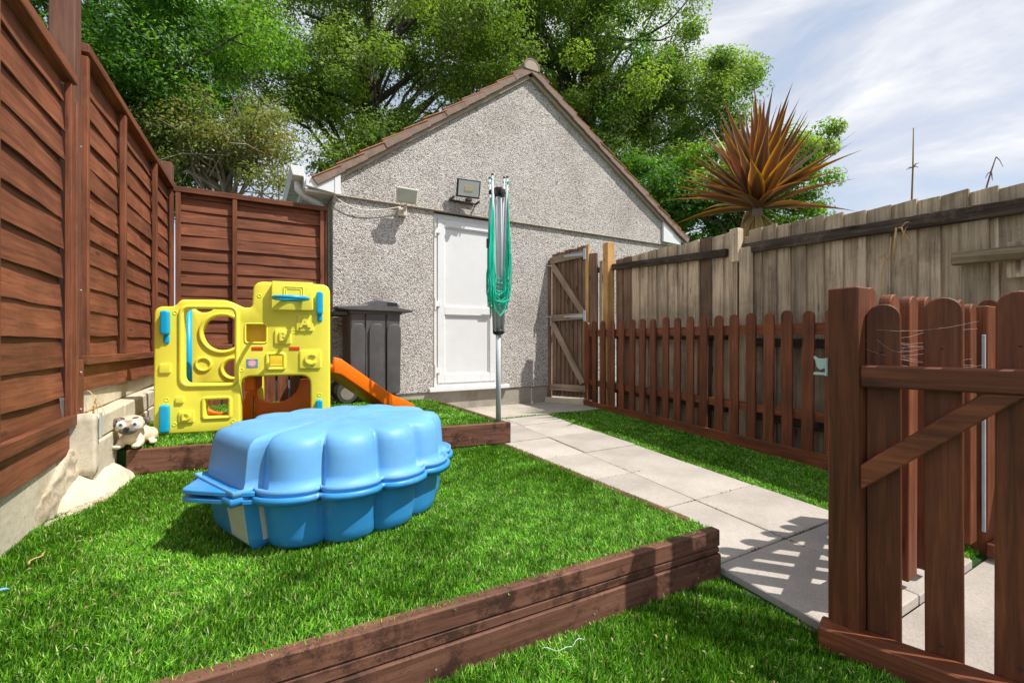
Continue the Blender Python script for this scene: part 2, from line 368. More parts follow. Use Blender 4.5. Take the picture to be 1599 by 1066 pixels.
def text_mesh(s, size, ext, bev=.002):
    cu = bpy.data.curves.new('txt', 'FONT'); cu.body = s; cu.size = size; cu.align_x = 'CENTER'; cu.align_y = 'CENTER'; cu.extrude = ext; cu.bevel_depth = bev; cu.offset = .0015
    o = bpy.data.objects.new('txt', cu); C.objects.link(o)
    dg = bpy.context.evaluated_depsgraph_get(); dg.update()
    me = bpy.data.meshes.new_from_object(o.evaluated_get(dg)); bpy.data.objects.remove(o); me.materials.clear()
    me.transform(Matrix(((1,0,0,0),(0,0,-1,0),(0,1,0,0),(0,0,0,1)))); return me
def npmesh(name, verts, tris_or_quads, cols=None, k=4):
    """fast mesh from numpy: verts (n,3), faces (m,k)"""
    me = bpy.data.meshes.new(name); n = len(verts); mf = len(tris_or_quads)
    me.vertices.add(n); me.vertices.foreach_set('co', np.asarray(verts, np.float32).ravel())
    me.loops.add(mf * k); me.loops.foreach_set('vertex_index', np.asarray(tris_or_quads, np.int32).ravel())
    me.polygons.add(mf); me.polygons.foreach_set('loop_start', np.arange(0, mf * k, k, dtype=np.int32))
    try: me.polygons.foreach_set('loop_total', np.full(mf, k, np.int32))
    except Exception: pass
    me.update(calc_edges=True)
    if cols is not None:
        a = me.color_attributes.new('Col', 'FLOAT_COLOR', 'POINT')
        cc = np.ones((n, 4), np.float32); cc[:, :3] = cols; a.data.foreach_set('color', cc.ravel())
    return me
def fbm(x, y, seed, sc):
    r_ = np.random.default_rng(seed); s = np.zeros_like(x)
    for i in range(14):
        a = r_.uniform(0, 2*np.pi); k = sc * r_.uniform(.5, 2.2); s += np.sin((np.cos(a)*x + np.sin(a)*y) * k + r_.uniform(0, 7))
    return s / 5.3

# ================================================================ THE SETTING
S = .03                                                           # fall of the garden towards the camera
ground = MB().add([(-900,-900,-.12),(900,-900,-.12),(900,900,-.12),(-900,900,-.12)], [(0,1,2,3)]).build('ground', 'groundmat'); tag(ground, kind='structure')
# lower lawn base, follows the slope
def sloped(name, mat, poly, dz, depth=.1, m=S):
    v = [(x, y, m*y + dz) for x, y in poly] + [(x, y, m*y + dz - depth) for x, y in poly]; n = len(poly)
    o = MB().add(v, [tuple(range(n)), tuple(range(2*n-1, n-1, -1))] + [(i, (i+1)%n, (i+1)%n+n, i+n) for i in range(n)]).build(name, mat); return tag(o, kind='structure')
PX = lambda Y: 2.085 + .066 * Y                                   # middle joint of the path
sloped('lawn', 'turfbase', [(-1.6, -1.6), (1.60, -1.6), (1.60, .86), (2.66, .86), (2.68, .70), (3.52, .70), (3.52, -1.6), (4.0, -1.6), (4.0, 4.45), (-1.6, 4.45)], -.030, .08)
# path: every slab its own piece
path = MB().add([(1.6,.70,S*.70-.033),(2.68,.70,S*.70-.033),(3.0,4.24,S*4.24-.033),(1.75,4.24,S*4.24-.033)], [(0,1,2,3)]).build('path', 'soil'); tag(path, kind='structure')
joints = [.695, 1.2, 1.722, 2.256, 2.797, 3.34, 3.88, 4.24]
for i in range(len(joints) - 1):
    for side in (0, 1):
        y0, y1 = joints[i] + .004, joints[i+1] - .004
        if side: xa = lambda Y: PX(Y) + .0035; xb = lambda Y: PX(Y) + .545
        else: xa = lambda Y: PX(Y) - .50; xb = lambda Y: PX(Y) - .0035
        if not side and y0 > 1.15 and False: continue
        dz = rnd.uniform(-.0035, .0035)
        cx, cy = (xa((y0+y1)/2) + xb((y0+y1)/2)) / 2, (y0+y1)/2; cz = S*cy
        q = [(xa(y0),y0),(xb(y0),y0),(xb(y1),y1),(xa(y1),y1)]
        v = [(x-cx, y-cy, S*(y-cy)) for x, y in q] + [(x-cx, y-cy, S*(y-cy)-.04) for x, y in q]
        MB().add(v, [(0,1,2,3),(7,6,5,4),(0,4,5,1),(1,5,6,2),(2,6,7,3),(3,7,4,0)]).build('slab', 'slab', path, .004, 1, loc=(cx, cy, cz+dz), rot=(rnd.uniform(-.003,.003), rnd.uniform(-.003,.003), 0))
# concrete pad in front of the picket gate and yard by the house
yard = MB().box(.3, 4.1, 4.32, 5.2, -.05, .124).build('concrete_yard', 'concrete', bev=.006); tag(yard, kind='structure')
pad = MB().add([(1.62,-.9,-.048),(3.5,-.9,-.048),(3.5,.698,-.0165),(1.62,.698,-.0165),(1.62,-.9,-.1),(3.5,-.9,-.1),(3.5,.698,-.1),(1.62,.698,-.1)], [(0,1,2,3),(7,6,5,4),(0,4,5,1),(1,5,6,2),(2,6,7,3),(3,7,4,0)]).build('concrete_pad', 'slab', bev=.004); tag(pad, kind='structure')

# ---- raised tiers
Z1 = .186; Z2 = .335
TF = lambda X: 2.93 + (1.66 - X) * .17                            # front line of the upper tier
pl1 = [(-.76, 1.295), (1.60, 1.205), (1.60, 3.6), (-.76, 3.6)]; t1 = MB().add([(x, y, Z1) for x, y in pl1] + [(x, y, -.05) for x, y in pl1], [(0,1,2,3),(7,6,5,4)] + [(i, (i+1)%4, (i+1)%4+4, i+4) for i in range(4)]).build('raised_lawn', 'turfbase'); tag(t1, kind='structure')
pl = [(-.7, TF(-.7)+.03), (1.635, TF(1.635)+.03), (1.66, 4.5), (1.2, 4.74), (.62, 4.98), (.62, 5.12), (-.62, 5.12)]
v = [(x, y, Z2) for x, y in pl] + [(x, y, 0) for x, y in pl]; n = len(pl)
t2 = MB().add(v, [tuple(range(n)), tuple(range(2*n-1, n-1, -1))] + [(i, (i+1)%n, (i+1)%n+n, i+n) for i in range(n)]).build('upper_lawn', 'turfbase'); tag(t2, kind='structure')

# timber edging of the lower tier: three boards in front, side boards along the path
ed = thing('timber_edging', 'stained timber boards edging the front raised lawn, three boards high', 'edging', (0, 1.18 + .038*1.63, 0), math.atan2(-.038, 1))
def slantboard(parent, x0, x1, zb0, zt0, zb1, zt1, y0, y1, mat='sleeper', name='board', n=1, bev=.004):
    cx, cz = (x0+x1)/2, (zb0+zt1)/2
    v = [(x0-cx,y0,zb0-cz),(x1-cx,y0,zb1-cz),(x1-cx,y1,zb1-cz),(x0-cx,y1,zb0-cz),(x0-cx,y0,zt0-cz),(x1-cx,y0,zt1-cz),(x1-cx,y1,zt1-cz),(x0-cx,y1,zt0-cz)]
    return MB().add(v, [(3,2,1,0),(4,5,6,7),(0,1,5,4),(1,2,6,5),(2,3,7,6),(3,0,4,7)]).build(name, mat, parent, bev, 1, loc=(cx, 0, cz))
slantboard(ed, -1.3, 1.632, .136, .199, .134, .199, -.022, .022)
slantboard(ed, -1.3, 1.630, .086, .1335, .107, .1315, -.020, .022)
slantboard(ed, -1.3, 1.634, -.03, .0835, .0, .1045, -.026, .022)
for z0, z1 in ((.136, .199), (.065, .1335), (-.02, .062)):
    o = slantboard(ed, .03, 1.70, z0, z1, z0, z1, -.02, .02); o.rotation_euler = (0, 0, R(90)); o.location = (1.578, .955, o.location.z); o.rotation_euler.z += .038
for sx in (-.75, -.1, .45, 1.0, 1.5):
    MB().tube([(sx, -.0235, .04), (sx, -.0275, .04)], .0032, 8).build('screw', 'wheelgrey', ed)
e2 = thing('timber_edging', 'single stained timber board edging the upper lawn under the toys', 'edging', (1.66, TF(1.66), 0), math.atan2(-.17, 1) )
slantboard(e2, -2.29, .012, .20, .338, .203, .356, -.022, .022)
o = slantboard(e2, .0, 1.55, .2, .354, .2, .354, -.02, .02); o.rotation_euler = (0, 0, R(90) + math.atan2(.17, 1)); o.location = (-.150, .775, o.location.z)
MB().tube([(-1.5, -.022, .27), (-1.5, -.027, .27)], .005, 8).build('screw', 'galv', e2)

# ---- retaining wall on the left, block by block, with its sloping cement footing
wl = thing('retaining_wall', 'cream painted low block wall under the brown lap fence', 'wall', (-.66, 2.95, 0), math.atan2(2.25, .03))
def wblock(x0, x1, y0, y1, z0, z1, mat='creamwall'):
    cx, cz = (x0+x1)/2, (z0+z1)/2
    mb = MB(); mb.box(x0-cx, x1-cx, y0, y1, z0-cz, z1-cz); me = mb.mesh('block', .010, 2)
    bm = bmesh.new(); bm.from_mesh(me); bmesh.ops.subdivide_edges(bm, edges=[e for e in bm.edges if e.calc_length() > .1], cuts=3, use_grid_fill=True)
    for q in bm.verts: q.co += Vector((mnoise.noise(q.co*9+Vector((cx,0,cz))*5), mnoise.noise(q.co*9+Vector((9,cx,0))), mnoise.noise(q.co*9+Vector((0,3,cx))))) * .005
    bm.to_mesh(me); bm.free(); return link('block', me, mat, wl, (cx, 0, cz), smooth=False)
for x0, x1 in ((.0, .60), (.604, 1.05), (1.054, 1.5), (1.504, 1.95), (1.954, 2.3)):
    wblock(x0, x1, 0, .20, .455, .572)
for x0, x1 in ((.0, .36), (.364, .82), (.824, 1.28), (1.284, 1.74), (1.744, 2.3)):
    wblock(x0, x1, -.004, .20, .05, .451)
wblock(-.03, 2.3, .085, .2, .576, .68)                            # set-back upstand below the gravel board
# near length of wall, flush with the near fence panel
wblock(-1.5, -.17, .085, .25, .05, .475)
# broken cement pier and footing lump, sculpted
def lump(name, pts, mat, parent, seed=0, amp=.012, sub=3, label=None):
    me = bpy.data.meshes.new(name); bm = bmesh.new()
    for p in pts: bm.verts.new(p)
    bmesh.ops.convex_hull(bm, input=bm.verts)
    bmesh.ops.triangulate(bm, faces=bm.faces)
    for _ in range(sub): bmesh.ops.subdivide_edges(bm, edges=[e for e in bm.edges if e.calc_length() > .02], cuts=1, use_grid_fill=True); 
    bmesh.ops.smooth_vert(bm, verts=bm.verts, factor=.5, use_axis_x=True, use_axis_y=True, use_axis_z=True)
    for q in bm.verts:
        q.co += Vector((mnoise.noise(q.co*22+Vector((seed,0,0))), mnoise.noise(q.co*22+Vector((0,seed,5))), mnoise.noise(q.co*22+Vector((7,0,seed))))) * amp + Vector((mnoise.noise(q.co*60), mnoise.noise(q.co*60+Vector((3,3,3))), 0)) * amp * .4
    bmesh.ops.recalc_face_normals(bm, faces=bm.faces); bm.to_mesh(me); bm.free(); return link(name, me, mat, parent, smooth=True)
lump('footing', [(-.28,.10,.15),(-.28,-.0,.15),(.34,-.13,.15),(.40,-.10,.19),(.36,.05,.31),(.05,.05,.33),(-.02,-.10,.16),(-.2,.06,.26),(.1,-.05,.255),(.30,-.06,.255)], 'creamwall', wl, 3, .006)
lump('broken_pier', [(-.40,.078,.15),(.0,.05,.15),(.0,.06,.42),(-.05,.065,.45),(-.14,.072,.40),(-.40,.082,.26),(-.40,.2,.15),(.0,.2,.46),(-.40,.2,.27),(-.14,.055,.2),(-.02,.04,.2)], 'roughcement', wl, 8, .012, 4)
lump('pier_post', [(-.018,-.012,.30),(.035,-.012,.30),(-.018,.10,.30),(.035,.10,.30),(-.016,-.010,.60),(.033,-.010,.59),(-.016,.10,.60),(.033,.10,.60)], 'creamwall', wl, 4, .005, 3)
lump('rubble', [(-.42,.06,.17),(-.1,-.10,.17),(.0,-.12,.175),(-.3,-.02,.17),(-.38,.08,.2),(-.15,-.03,.215),(-.02,-.07,.205)], 'roughcement', wl, 5, .012)
box('bracket', 'galv', wl, .0, .03, -.026, -.021, .47, .60, .001)

# ---- grass blades
def pip(x, y, poly):
    ins = np.zeros(x.shape, bool); n = len(poly)
    for i in range(n):
        (x0, y0), (x1, y1) = poly[i], poly[(i+1) % n]
        c = ((y0 > y) != (y1 > y)) & (x < (x1-x0) * (y-y0) / (y1-y0+1e-12) + x0); ins ^= c
    return ins
def blades(name, poly, zf, dens, seed, h=(.016, .031), w=.0033, excl=(), label=None):
    g = np.random.default_rng(seed); P = np.array(poly); lo, hi = P.min(0), P.max(0)
    n = int(dens * (hi-lo).prod()); x = g.uniform(lo[0], hi[0], n); y = g.uniform(lo[1], hi[1], n)
    k = pip(x, y, poly)
    # thinner with distance from the camera: blades there are far below a pixel
    d = np.hypot(x, y); k &= g.random(n) < np.clip(2.6 / np.maximum(d, 1.3), .35, 1)
    for e in excl: k &= ~pip(x, y, e)
    x, y, d = x[k], y[k], d[k]; n = len(x)
    ww = w * g.uniform(.7, 1.3, n) * np.clip(d / 2.4, .9, 1.9)
    f1 = fbm(x, y, seed+1, 3.0); f2 = fbm(x, y, seed+2, 9.0); f3 = fbm(x, y, seed+5, 42.)
    ang = f1 * 1.3 + f2 * 1.2 + g.normal(0, 1.5, n); lean = np.clip(.66 + .20*f2 + .22*f1 + .18*f3 + g.normal(0, .34, n), .0, 1.5)
    hh = g.uniform(h[0], h[1], n) * (1 + .15*f3)
    dx, dy = np.cos(ang), np.sin(ang); sa = ang + np.pi/2 + g.normal(0, .7, n); px, py = np.cos(sa)*ww/2, np.sin(sa)*ww/2
    z = zf(x, y); l1, l2 = lean*.55, lean*1.25
    mx_, my_, mz = x + dx*np.sin(l1)*hh*.55, y + dy*np.sin(l1)*hh*.55, z + np.cos(l1)*hh*.55
    tx, ty, tz = mx_ + dx*np.sin(l2)*hh*.5, my_ + dy*np.sin(l2)*hh*.5, mz + np.cos(l2)*hh*.5
    V = np.stack([np.stack([x-px, y-py, z], 1), np.stack([x+px, y+py, z], 1), np.stack([mx_+px*.9, my_+py*.9, mz], 1), np.stack([mx_-px*.9, my_-py*.9, mz], 1), np.stack([tx, ty, tz], 1)], 1).reshape(-1, 3)
    b0 = np.arange(n) * 5
    F = np.concatenate([np.stack([b0, b0+1, b0+2], 1), np.stack([b0, b0+2, b0+3], 1), np.stack([b0+3, b0+2, b0+4], 1)])
    base = np.array([[.06, .205, .008], [.115, .30, .012], [.25, .46, .05], [.03, .115, .006], [.46, .48, .22]])
    ci = g.choice(5, n, p=[.33, .28, .16, .19, .04]); col = base[ci] * (1 + .16*f2 + .24*f3 + .12*f1)[:, None] * g.uniform(.9, 1.3, n)[:, None]
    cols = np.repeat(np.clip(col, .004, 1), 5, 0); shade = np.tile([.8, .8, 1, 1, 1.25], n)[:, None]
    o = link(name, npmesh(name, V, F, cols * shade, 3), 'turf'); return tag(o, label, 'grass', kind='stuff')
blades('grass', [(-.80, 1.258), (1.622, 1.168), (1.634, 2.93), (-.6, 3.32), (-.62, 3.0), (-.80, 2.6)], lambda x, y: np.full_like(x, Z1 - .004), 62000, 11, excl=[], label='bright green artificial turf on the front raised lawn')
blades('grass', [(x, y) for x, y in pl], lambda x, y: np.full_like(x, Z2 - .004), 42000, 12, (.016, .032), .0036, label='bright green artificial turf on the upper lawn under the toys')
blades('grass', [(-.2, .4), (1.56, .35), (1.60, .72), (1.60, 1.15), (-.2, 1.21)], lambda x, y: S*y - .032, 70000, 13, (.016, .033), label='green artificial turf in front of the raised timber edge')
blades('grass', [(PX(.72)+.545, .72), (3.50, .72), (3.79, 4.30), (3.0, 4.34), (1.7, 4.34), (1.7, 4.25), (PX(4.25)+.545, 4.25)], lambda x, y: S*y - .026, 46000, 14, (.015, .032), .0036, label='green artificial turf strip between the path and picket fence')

def moss(name, label):
    g = random.Random(31); V = []; F = []; Cc = []
    segs = [((PX(.8), .8), (PX(4.2), 4.2))] + [((PX(j)-.5, j), (PX(j)+.54, j)) for j in joints[1:-1]]
    for (x0, y0), (x1, y1) in segs:
        n = int(math.hypot(x1-x0, y1-y0)*150)
        for _ in range(n):
            t_ = g.random()
            if mnoise.noise(Vector((x0*3 + t_*9, y0*5, 2))) < .05: continue
            x, y = x0 + (x1-x0)*t_ + g.gauss(0, .004), y0 + (y1-y0)*t_ + g.gauss(0, .004); z = S*y - .012; a = g.uniform(0, 6.28); h = g.uniform(.008, .018); w = .004; b0 = len(V)
            V += [(x-w*math.cos(a), y-w*math.sin(a), z), (x+w*math.cos(a), y+w*math.sin(a), z), (x+g.gauss(0, .006), y+g.gauss(0, .006), z+h)]; F.append((b0, b0+1, b0+2)); Cc += [g.choice(((.10,.11,.03),(.16,.13,.06),(.06,.09,.02),(.22,.18,.10)))]*3
    o = link(name, npmesh(name, np.array(V), np.array(F), np.array(Cc), 3), 'foliage'); tag(o, label, 'moss', kind='stuff')
moss('moss', 'tufts of moss and dirt in the joints of the path')
# ---- fallen dry leaves and chips
def litter(name, label, n, seed, areas):
    g = random.Random(seed); V = []; F = []; Cc = []
    for _ in range(n):
        poly, zf = g.choice(areas); 
        x0, x1, y0, y1 = poly; x, y = g.uniform(x0, x1), g.uniform(y0, y1); z = zf(x, y)
        l, w_ = g.uniform(.008, .027), g.uniform(.0025, .007); a = g.uniform(0, 6.28); tl = g.uniform(-.5, .5); b0 = len(V)
        M_ = Matrix.Translation((x, y, z)) @ Matrix.Rotation(a, 4, 'Z') @ Matrix.Rotation(tl, 4, 'X') @ Matrix.Rotation(g.uniform(-.4, .4), 4, 'Y')
        for p in ((-l/2,0,0),(-l*.1,-w_/2,.003),(l/2,0,.001),(-l*.1,w_/2,.004),(0,0,.007)): V.append(tuple(M_ @ Vector(p)))
        F += [(b0,b0+1,b0+4),(b0+1,b0+2,b0+4),(b0+2,b0+3,b0+4),(b0+3,b0,b0+4)]
        c = g.choice(((.42,.28,.14),(.50,.37,.21),(.30,.16,.07),(.52,.43,.29))); Cc += [c]*5
    o = link(name, npmesh(name, np.array(V), np.array(F), np.array(Cc), 3), 'foliage'); tag(o, label, 'leaf litter', kind='stuff')
T1 = lambda x, y: Z1 + .016
litter('leaf_litter', 'scattered dry tan leaf scraps lying on the turf', 330, 4, [((-.75, 1.55, 1.25, 2.2), T1), ((-.75, .1, 1.3, 3.0), T1), ((-.7, -.2, 1.5, 2.9), T1), ((.35, 1.55, .5, 1.15), lambda x, y: S*y - .004), ((.6, 1.55, .5, 1.12), lambda x, y: S*y - .004), ((2.9, 3.4, .9, 4.1), lambda x, y: S*y), ((-.3, 1.5, 3.4, 4.3), lambda x, y: Z2 + .02)])

# ================================================================ FENCES
def slat_mesh(Lg, h, seed, proud=.020, n=16, th=.008):
    V = []; F = []
    for i in range(n + 1):
        x = -Lg/2 + Lg*i/n
        w = mnoise.noise(Vector((x*2.2, seed*3.7, 0))) * .011; wz = mnoise.noise(Vector((x*3.1, seed*1.3, 9))) * .007 + mnoise.noise(Vector((x*9, seed*2.3, 4))) * .0025
        V += [(x, -proud + w, -h/2 + wz), (x, -.004 + w*.3, h/2), (x, -.004 + th*.5 + w*.3, h/2), (x, -proud + th + w, -h/2 + wz)]
    for i in range(n):
        for j in range(4): F.append((i*4+j, (i+1)*4+j, (i+1)*4+(j+1)%4, i*4+(j+1)%4))
    F += [(3,2,1,0), tuple(n*4+j for j in range(4))]
    return MB().add(V, F).mesh('slat')
def slats(parent, x0, x1, zlo, zhi, step, seed, mat='stain_x'):
    k = 0; z = zlo
    while z < zhi - .03:
        h = min(step, zhi - z)
        o = link('slat', slat_mesh(x1-x0, h + .022, seed + k), mat, parent, ((x0+x1)/2, rnd.uniform(-.003, .003), z + h/2 + .011), (0, rnd.uniform(-.004, .004), 0)); z += h; k += 1
# left fence: garden side is local -y, x runs away from the camera
lf = thing('lap_fence', 'tall brown overlapping-slat fence standing on the cream block wall', 'fence', (-.765, 3.0, 0), math.atan2(2.25, .10))
slats(lf, .06, 2.24, .852, 2.40, .128, 1)
for bx in (.72, 1.57, 2.225): box('batten', 'stain_z', lf, bx-.018, bx+.018, -.058, -.026, .875, 2.375, .003)
box('batten', 'stain_z', lf, .055, .085, -.058, -.026, .875, 2.385, .003)
obar('top_rail', 'stain_x', lf, (.05, -.035, 2.425), (2.25, -.035, 2.385), .045, .058)
obar('bottom_rail', 'stain_x', lf, (.05, -.045, .855), (2.25, -.045, .845), .045, .03)
obar('gravel_board', 'stain_x', lf, (.05, -.017, .772), (2.25, -.017, .752), .155, .022)
# the post carries a join where a taller length is spliced on
box('post', 'postwood_z', lf, -.035, .05, -.035, .06, .66, 3.05, .004)
box('post', 'postwood_z', lf, 2.26, 2.35, -.04, .05, .55, 2.62, .004)
box('post_foot', 'stain_z', lf, -.04, .035, -.048, -.037, .56, .86, .002)
box('batten', 'stain_z', lf, -.063, -.04, -.05, -.01, .45, 2.10, .003)
for zz in (1.9, 1.2, .8, .62): MB().tube([(-.02, -.05, zz), (-.02, -.0555, zz)], .004, 6).build('screw', 'galv', lf)
# near panel, a little lower
nf = thing('lap_fence', 'lower brown overlapping-slat fence panel ending at the spliced post', 'fence', (-.775, 2.93, 0), math.atan2(1, .0))
slats(nf, -1.52, -.03, .555, 2.175, .138, 40)
for bx in (-.022, -.76, -1.5): box('batten', 'stain_z', nf, bx-.018, bx+.018, -.05, -.024, .59, 2.165, .003)
obar('top_rail', 'stain_x', nf, (-1.54, -.03, 2.205), (.015, -.03, 2.205), .05, .058)
obar('bottom_rail', 'stain_x', nf, (-1.54, -.045, .575), (.0, -.045, .575), .052, .03)
obar('gravel_board', 'stain_x', nf, (-1.54, -.03, .47), (-.03, -.03, .49), .14, .022)
# back fence
bf = thing('lap_fence', 'dark brown lap fence panel between the corner post and the house', 'fence', (-.60, 5.26, 0))
slats(bf, .02, 1.30, .92, 2.37, .115, 70)
for bx in (.025, .475, 1.27): box('batten', 'stain_z', bf, bx-.02, bx+.02, -.06, -.028, .90, 2.34, .003)
box('batten', 'stain_z', bf, 1.303, 1.33, -.05, -.02, .4, 2.36, .003)
obar('top_rail', 'stain_x', bf, (-.01, -.035, 2.365), (1.33, -.035, 2.365), .05, .06)
obar('bottom_rail', 'stain_x', bf, (0, -.045, .895), (1.31, -.045, .895), .05, .03)
for i in range(11): box('board', 'stain_z', bf, .02 + i*.118, .02 + i*.118 + .10, -.036 + rnd.uniform(-.003, .003), -.016, .30, .865, .003)
box('rear_rail', 'darkrail', bf, 0, 1.31, -.012, .03, .55, .62)

# right: weathered close-board fence, x runs towards the camera
ang = math.atan2(-1, -.08)
P0 = Vector((3.66 + .08*4.30, 4.30, 0))
wf = thing('board_fence', 'weathered grey close-board fence behind the brown picket fence', 'fence', P0, ang)
def featherboard(parent, x0, x1, zb, zt, mat='weather_z', tilt=0, y=0):
    w = x1 - x0; h = zt - zb; j = rnd.uniform(-.009, .009); k = rnd.uniform(-.006, .006); rr = [rnd.uniform(-.0025, .0025) for _ in range(4)]
    v = [(-w/2, -.006, -h/2), (w/2+.012, -.026, -h/2), (w/2+.012, -.004, -h/2), (-w/2, 0, -h/2), (-w/2+rr[0], -.006+rr[1], h/2+j), (w/2+.012+rr[2], -.026+rr[3], h/2+j+k), (w/2+.012+rr[2], -.004, h/2+j+k), (-w/2+rr[0], 0, h/2+j)]
    return MB().add(v, [(3,2,1,0),(4,5,6,7),(0,1,5,4),(1,2,6,5),(2,3,7,6),(3,0,4,7)]).build('board', mat, parent, .002, 1, loc=((x0+x1)/2, y, (zb+zt)/2), rot=(0, tilt, 0))
x = .0; k = 0
while x < 1.62:
    w = rnd.uniform(.125, .165); featherboard(wf, x, min(x+w, 1.66), .06, 1.985 - .035*x/1.6, tilt=rnd.uniform(-.006, .006), mat='weather_z' if k not in (0, 1, 9) else 'gatewood_z'); x += w + (.008 if rnd.random() < .25 else 0); k += 1
x = 1.86
while x < 4.9:
    w = rnd.uniform(.115, .15); featherboard(wf, x, x+w, .04, 1.94 - .068*(x-1.86), tilt=rnd.uniform(-.007, .007)); x += w + (.010 if rnd.random() < .18 else .001)
obar('rail', 'darkrail', wf, (-.04, -.045, 1.885), (1.66, -.045, 1.77), .075, .045, .006)
obar('rail', 'darkrail', wf, (1.80, -.045, 1.775), (4.95, -.045, 1.63), .085, .05, .006)
obar('rail', 'darkrail', wf, (0, -.045, 1.02), (1.66, -.045, 1.0), .07, .045, .006); obar('rail', 'darkrail', wf, (1.8, -.045, .95), (4.95, -.045, .88), .07, .045, .006)
obar('rail', 'darkrail', wf, (0, -.045, .35), (1.66, -.045, .33), .07, .045, .006); obar('rail', 'darkrail', wf, (1.8, -.045, .32), (4.95, -.045, .25), .07, .045, .006)
featherboard(wf, 1.655, 1.70, .05, 1.955, y=-.01); featherboard(wf, 1.705, 1.745, .05, 1.96, y=-.02)
box('post_offcut', 'weather_z', wf, 1.75, 1.835, -.125, -.05, 1.66, 1.955, .003)
box('post', 'weather_z', wf, 1.825, 1.925, -.10, -.04, .0, 1.775, .005)
box('post', 'weather_z', wf, 3.30, 3.42, -.05, -.024, 0, 1.66, .004)
box('post', 'gatewood_z', wf, 1.70, 1.80, .005, .1, 0, 1.9, .004)
for zz in (1.90, 1.705): MB().tube([(1.80, -.1265 if zz > 1.8 else -.102, zz), (1.80, -.129 if zz > 1.8 else -.104, zz)], .004, 6).build('nail_head', 'black', wf)
obar('offcut_rail', 'barkrail', wf, (3.28, -.105, 1.44), (4.5, -.105, 1.40), .075, .05, .008)
box('rail_block', 'weather_z', wf, 3.50, 3.60, -.078, -.052, 1.30, 1.50, .003)
# new yellow post and the gate posts
np_ = thing('fence_post', 'new yellow timber post between side gate and weathered fence', 'post', (3.935, 4.37, 0), ang)
box('post_body', 'newwood', np_, -.05, .05, -.055, .055, 0, 2.195, .005)
gp = thing('fence_post', 'thin pale grey post beside the new yellow post', 'post', (3.965, 4.52, 0), ang)
box('post_body', 'weather_z', gp, -.03, .03, -.03, .03, 0, 1.99, .004); box('cross_piece', 'darkrail', gp, -.22, .10, .031, .06, 1.86, 1.93, .004)
# side gate, leaning shut between house wall and fence
ga = Vector((3.585, 5.13)); gb = Vector((3.83, 4.68)); gd = gb - ga; gl = gd.length
sg = thing('side_gate', 'weathered ledged and braced board gate against the house wall', 'gate', (ga.x, ga.y, 0), math.atan2(gd.y, gd.x))
nb = 8
for i in range(nb):
    x0 = .01 + i*(gl-.02)/nb; featherboard(sg, x0, x0 + (gl-.02)/nb - .004, .21, 2.145 + .075*i/nb, 'gatewood_z', y=.01)
for z, dz in ((2.045, .055), (1.265, .02), (.335, -.005)): obar('ledge', 'gaterail', sg, (.0, -.03, z), (gl, -.03, z+dz), .085, .034)
obar('brace', 'gaterail', sg, (.03, -.031, 1.99), (gl-.04, -.031, 1.33), .075, .03); obar('brace', 'gaterail', sg, (.03, -.031, 1.20), (gl-.04, -.031, .40), .075, .03)
for z in (2.09, 1.283): 
    MB().prism([(gl-.30, z-.012), (gl-.02, z-.022), (gl-.02, z+.026), (gl-.30, z+.006)], -.052, -.048).build('strap_hinge', 'galv', sg)
    box('hinge_pin', 'galv', sg, gl-.022, gl+.012, -.06, -.046, z-.07, z+.07, .002)
MB().prism([(gl-.30, .318), (gl-.02, .302), (gl-.02, .35), (gl-.30, .336)], -.052, -.048).build('strap_hinge', 'gaterail', sg)
box('stile', 'newwood', sg, gl-.008, gl+.035, -.02, .03, 1.2, 2.215, .003)
box('stile', 'gatewood_z', sg, gl+.037, gl+.145, .0, .05, .1, 2.10, .003)
box('wall_post', 'gatewood_z', sg, -.05, -.006, -.03, .04, .13, 2.06, .003)
for z in (1.98, 1.285): 
    MB().tube([(-.07, -.05, z), (.03, -.05, z)], .007, 8).build('bolt', 'galv', sg)
MB().tube([(.02, -.055, 1.285), (.022, -.06, 1.16)], .006, 8).build('bolt_handle', 'galv', sg)
st = MB().box(-.08, gl+.1, -.05, .06, .10, .19).build('threshold', 'creamwall', sg, .01)

# brown picket fence along the lawn
pang = math.atan2(-1, -.08); PF0 = Vector((3.434 + .08*4.70, 4.70, 0))
pf = thing('picket_fence', 'long brown stained round-top picket fence in front of weathered boards', 'fence', PF0, pang)
def picket_mesh(w, h, th, seg=10, skew=0):
    pts = [(-w/2, 0), (w/2, 0)] + [(w/2*math.cos(a), h - w/2 + w/2*math.sin(a)) for a in [math.pi*i/seg for i in range(seg+1)]]
    mb = MB(); mb.prism(pts, -th/2, th/2); return mb.mesh('picket', .003, 1)
pk = picket_mesh(.086, 1.045, .020)
py_ = [4.645,4.471,4.29,4.117,3.945,3.767,3.594,3.425,3.257,3.095,2.927,2.771,2.601,2.444,2.285,2.132,1.975,1.824] + [1.824 - .163*i for i in range(1, 16)]
for i, Yp in enumerate(py_):
    xl = (4.70 - Yp) * math.hypot(1, .08); 
    pk_ = link('picket', pk, 'picket_z', pf, (xl, -.001 + rnd.uniform(-.002, .002), .165 - .030*min(xl, 3)/3 + rnd.uniform(-.008, .008)), (rnd.uniform(-.008, .008), rnd.uniform(-.012, .012), 0))
nail = MB().tube([(0, -.0104, 0), (0, -.0125, 0)], .0038, 6).mesh('nail_head')
for q in [c_ for c_ in pf.children if c_.name.startswith('picket')][:19]:
    for zz in (.885, .91): link('nail_head', nail, 'black', q, (rnd.uniform(-.014, .014), 0, zz + rnd.uniform(-.01, .01)))
obar('rail', 'picket_x', pf, (0, .030, 1.055), (5.3, .030, 1.035), .085, .038); obar('rail', 'picket_x', pf, (0, .030, .42), (5.3, .030, .38), .07, .038)
obar('gravel_board', 'picket_x', pf, (-.02, -.022, .125), (5.3, -.022, .045), .13, .022)
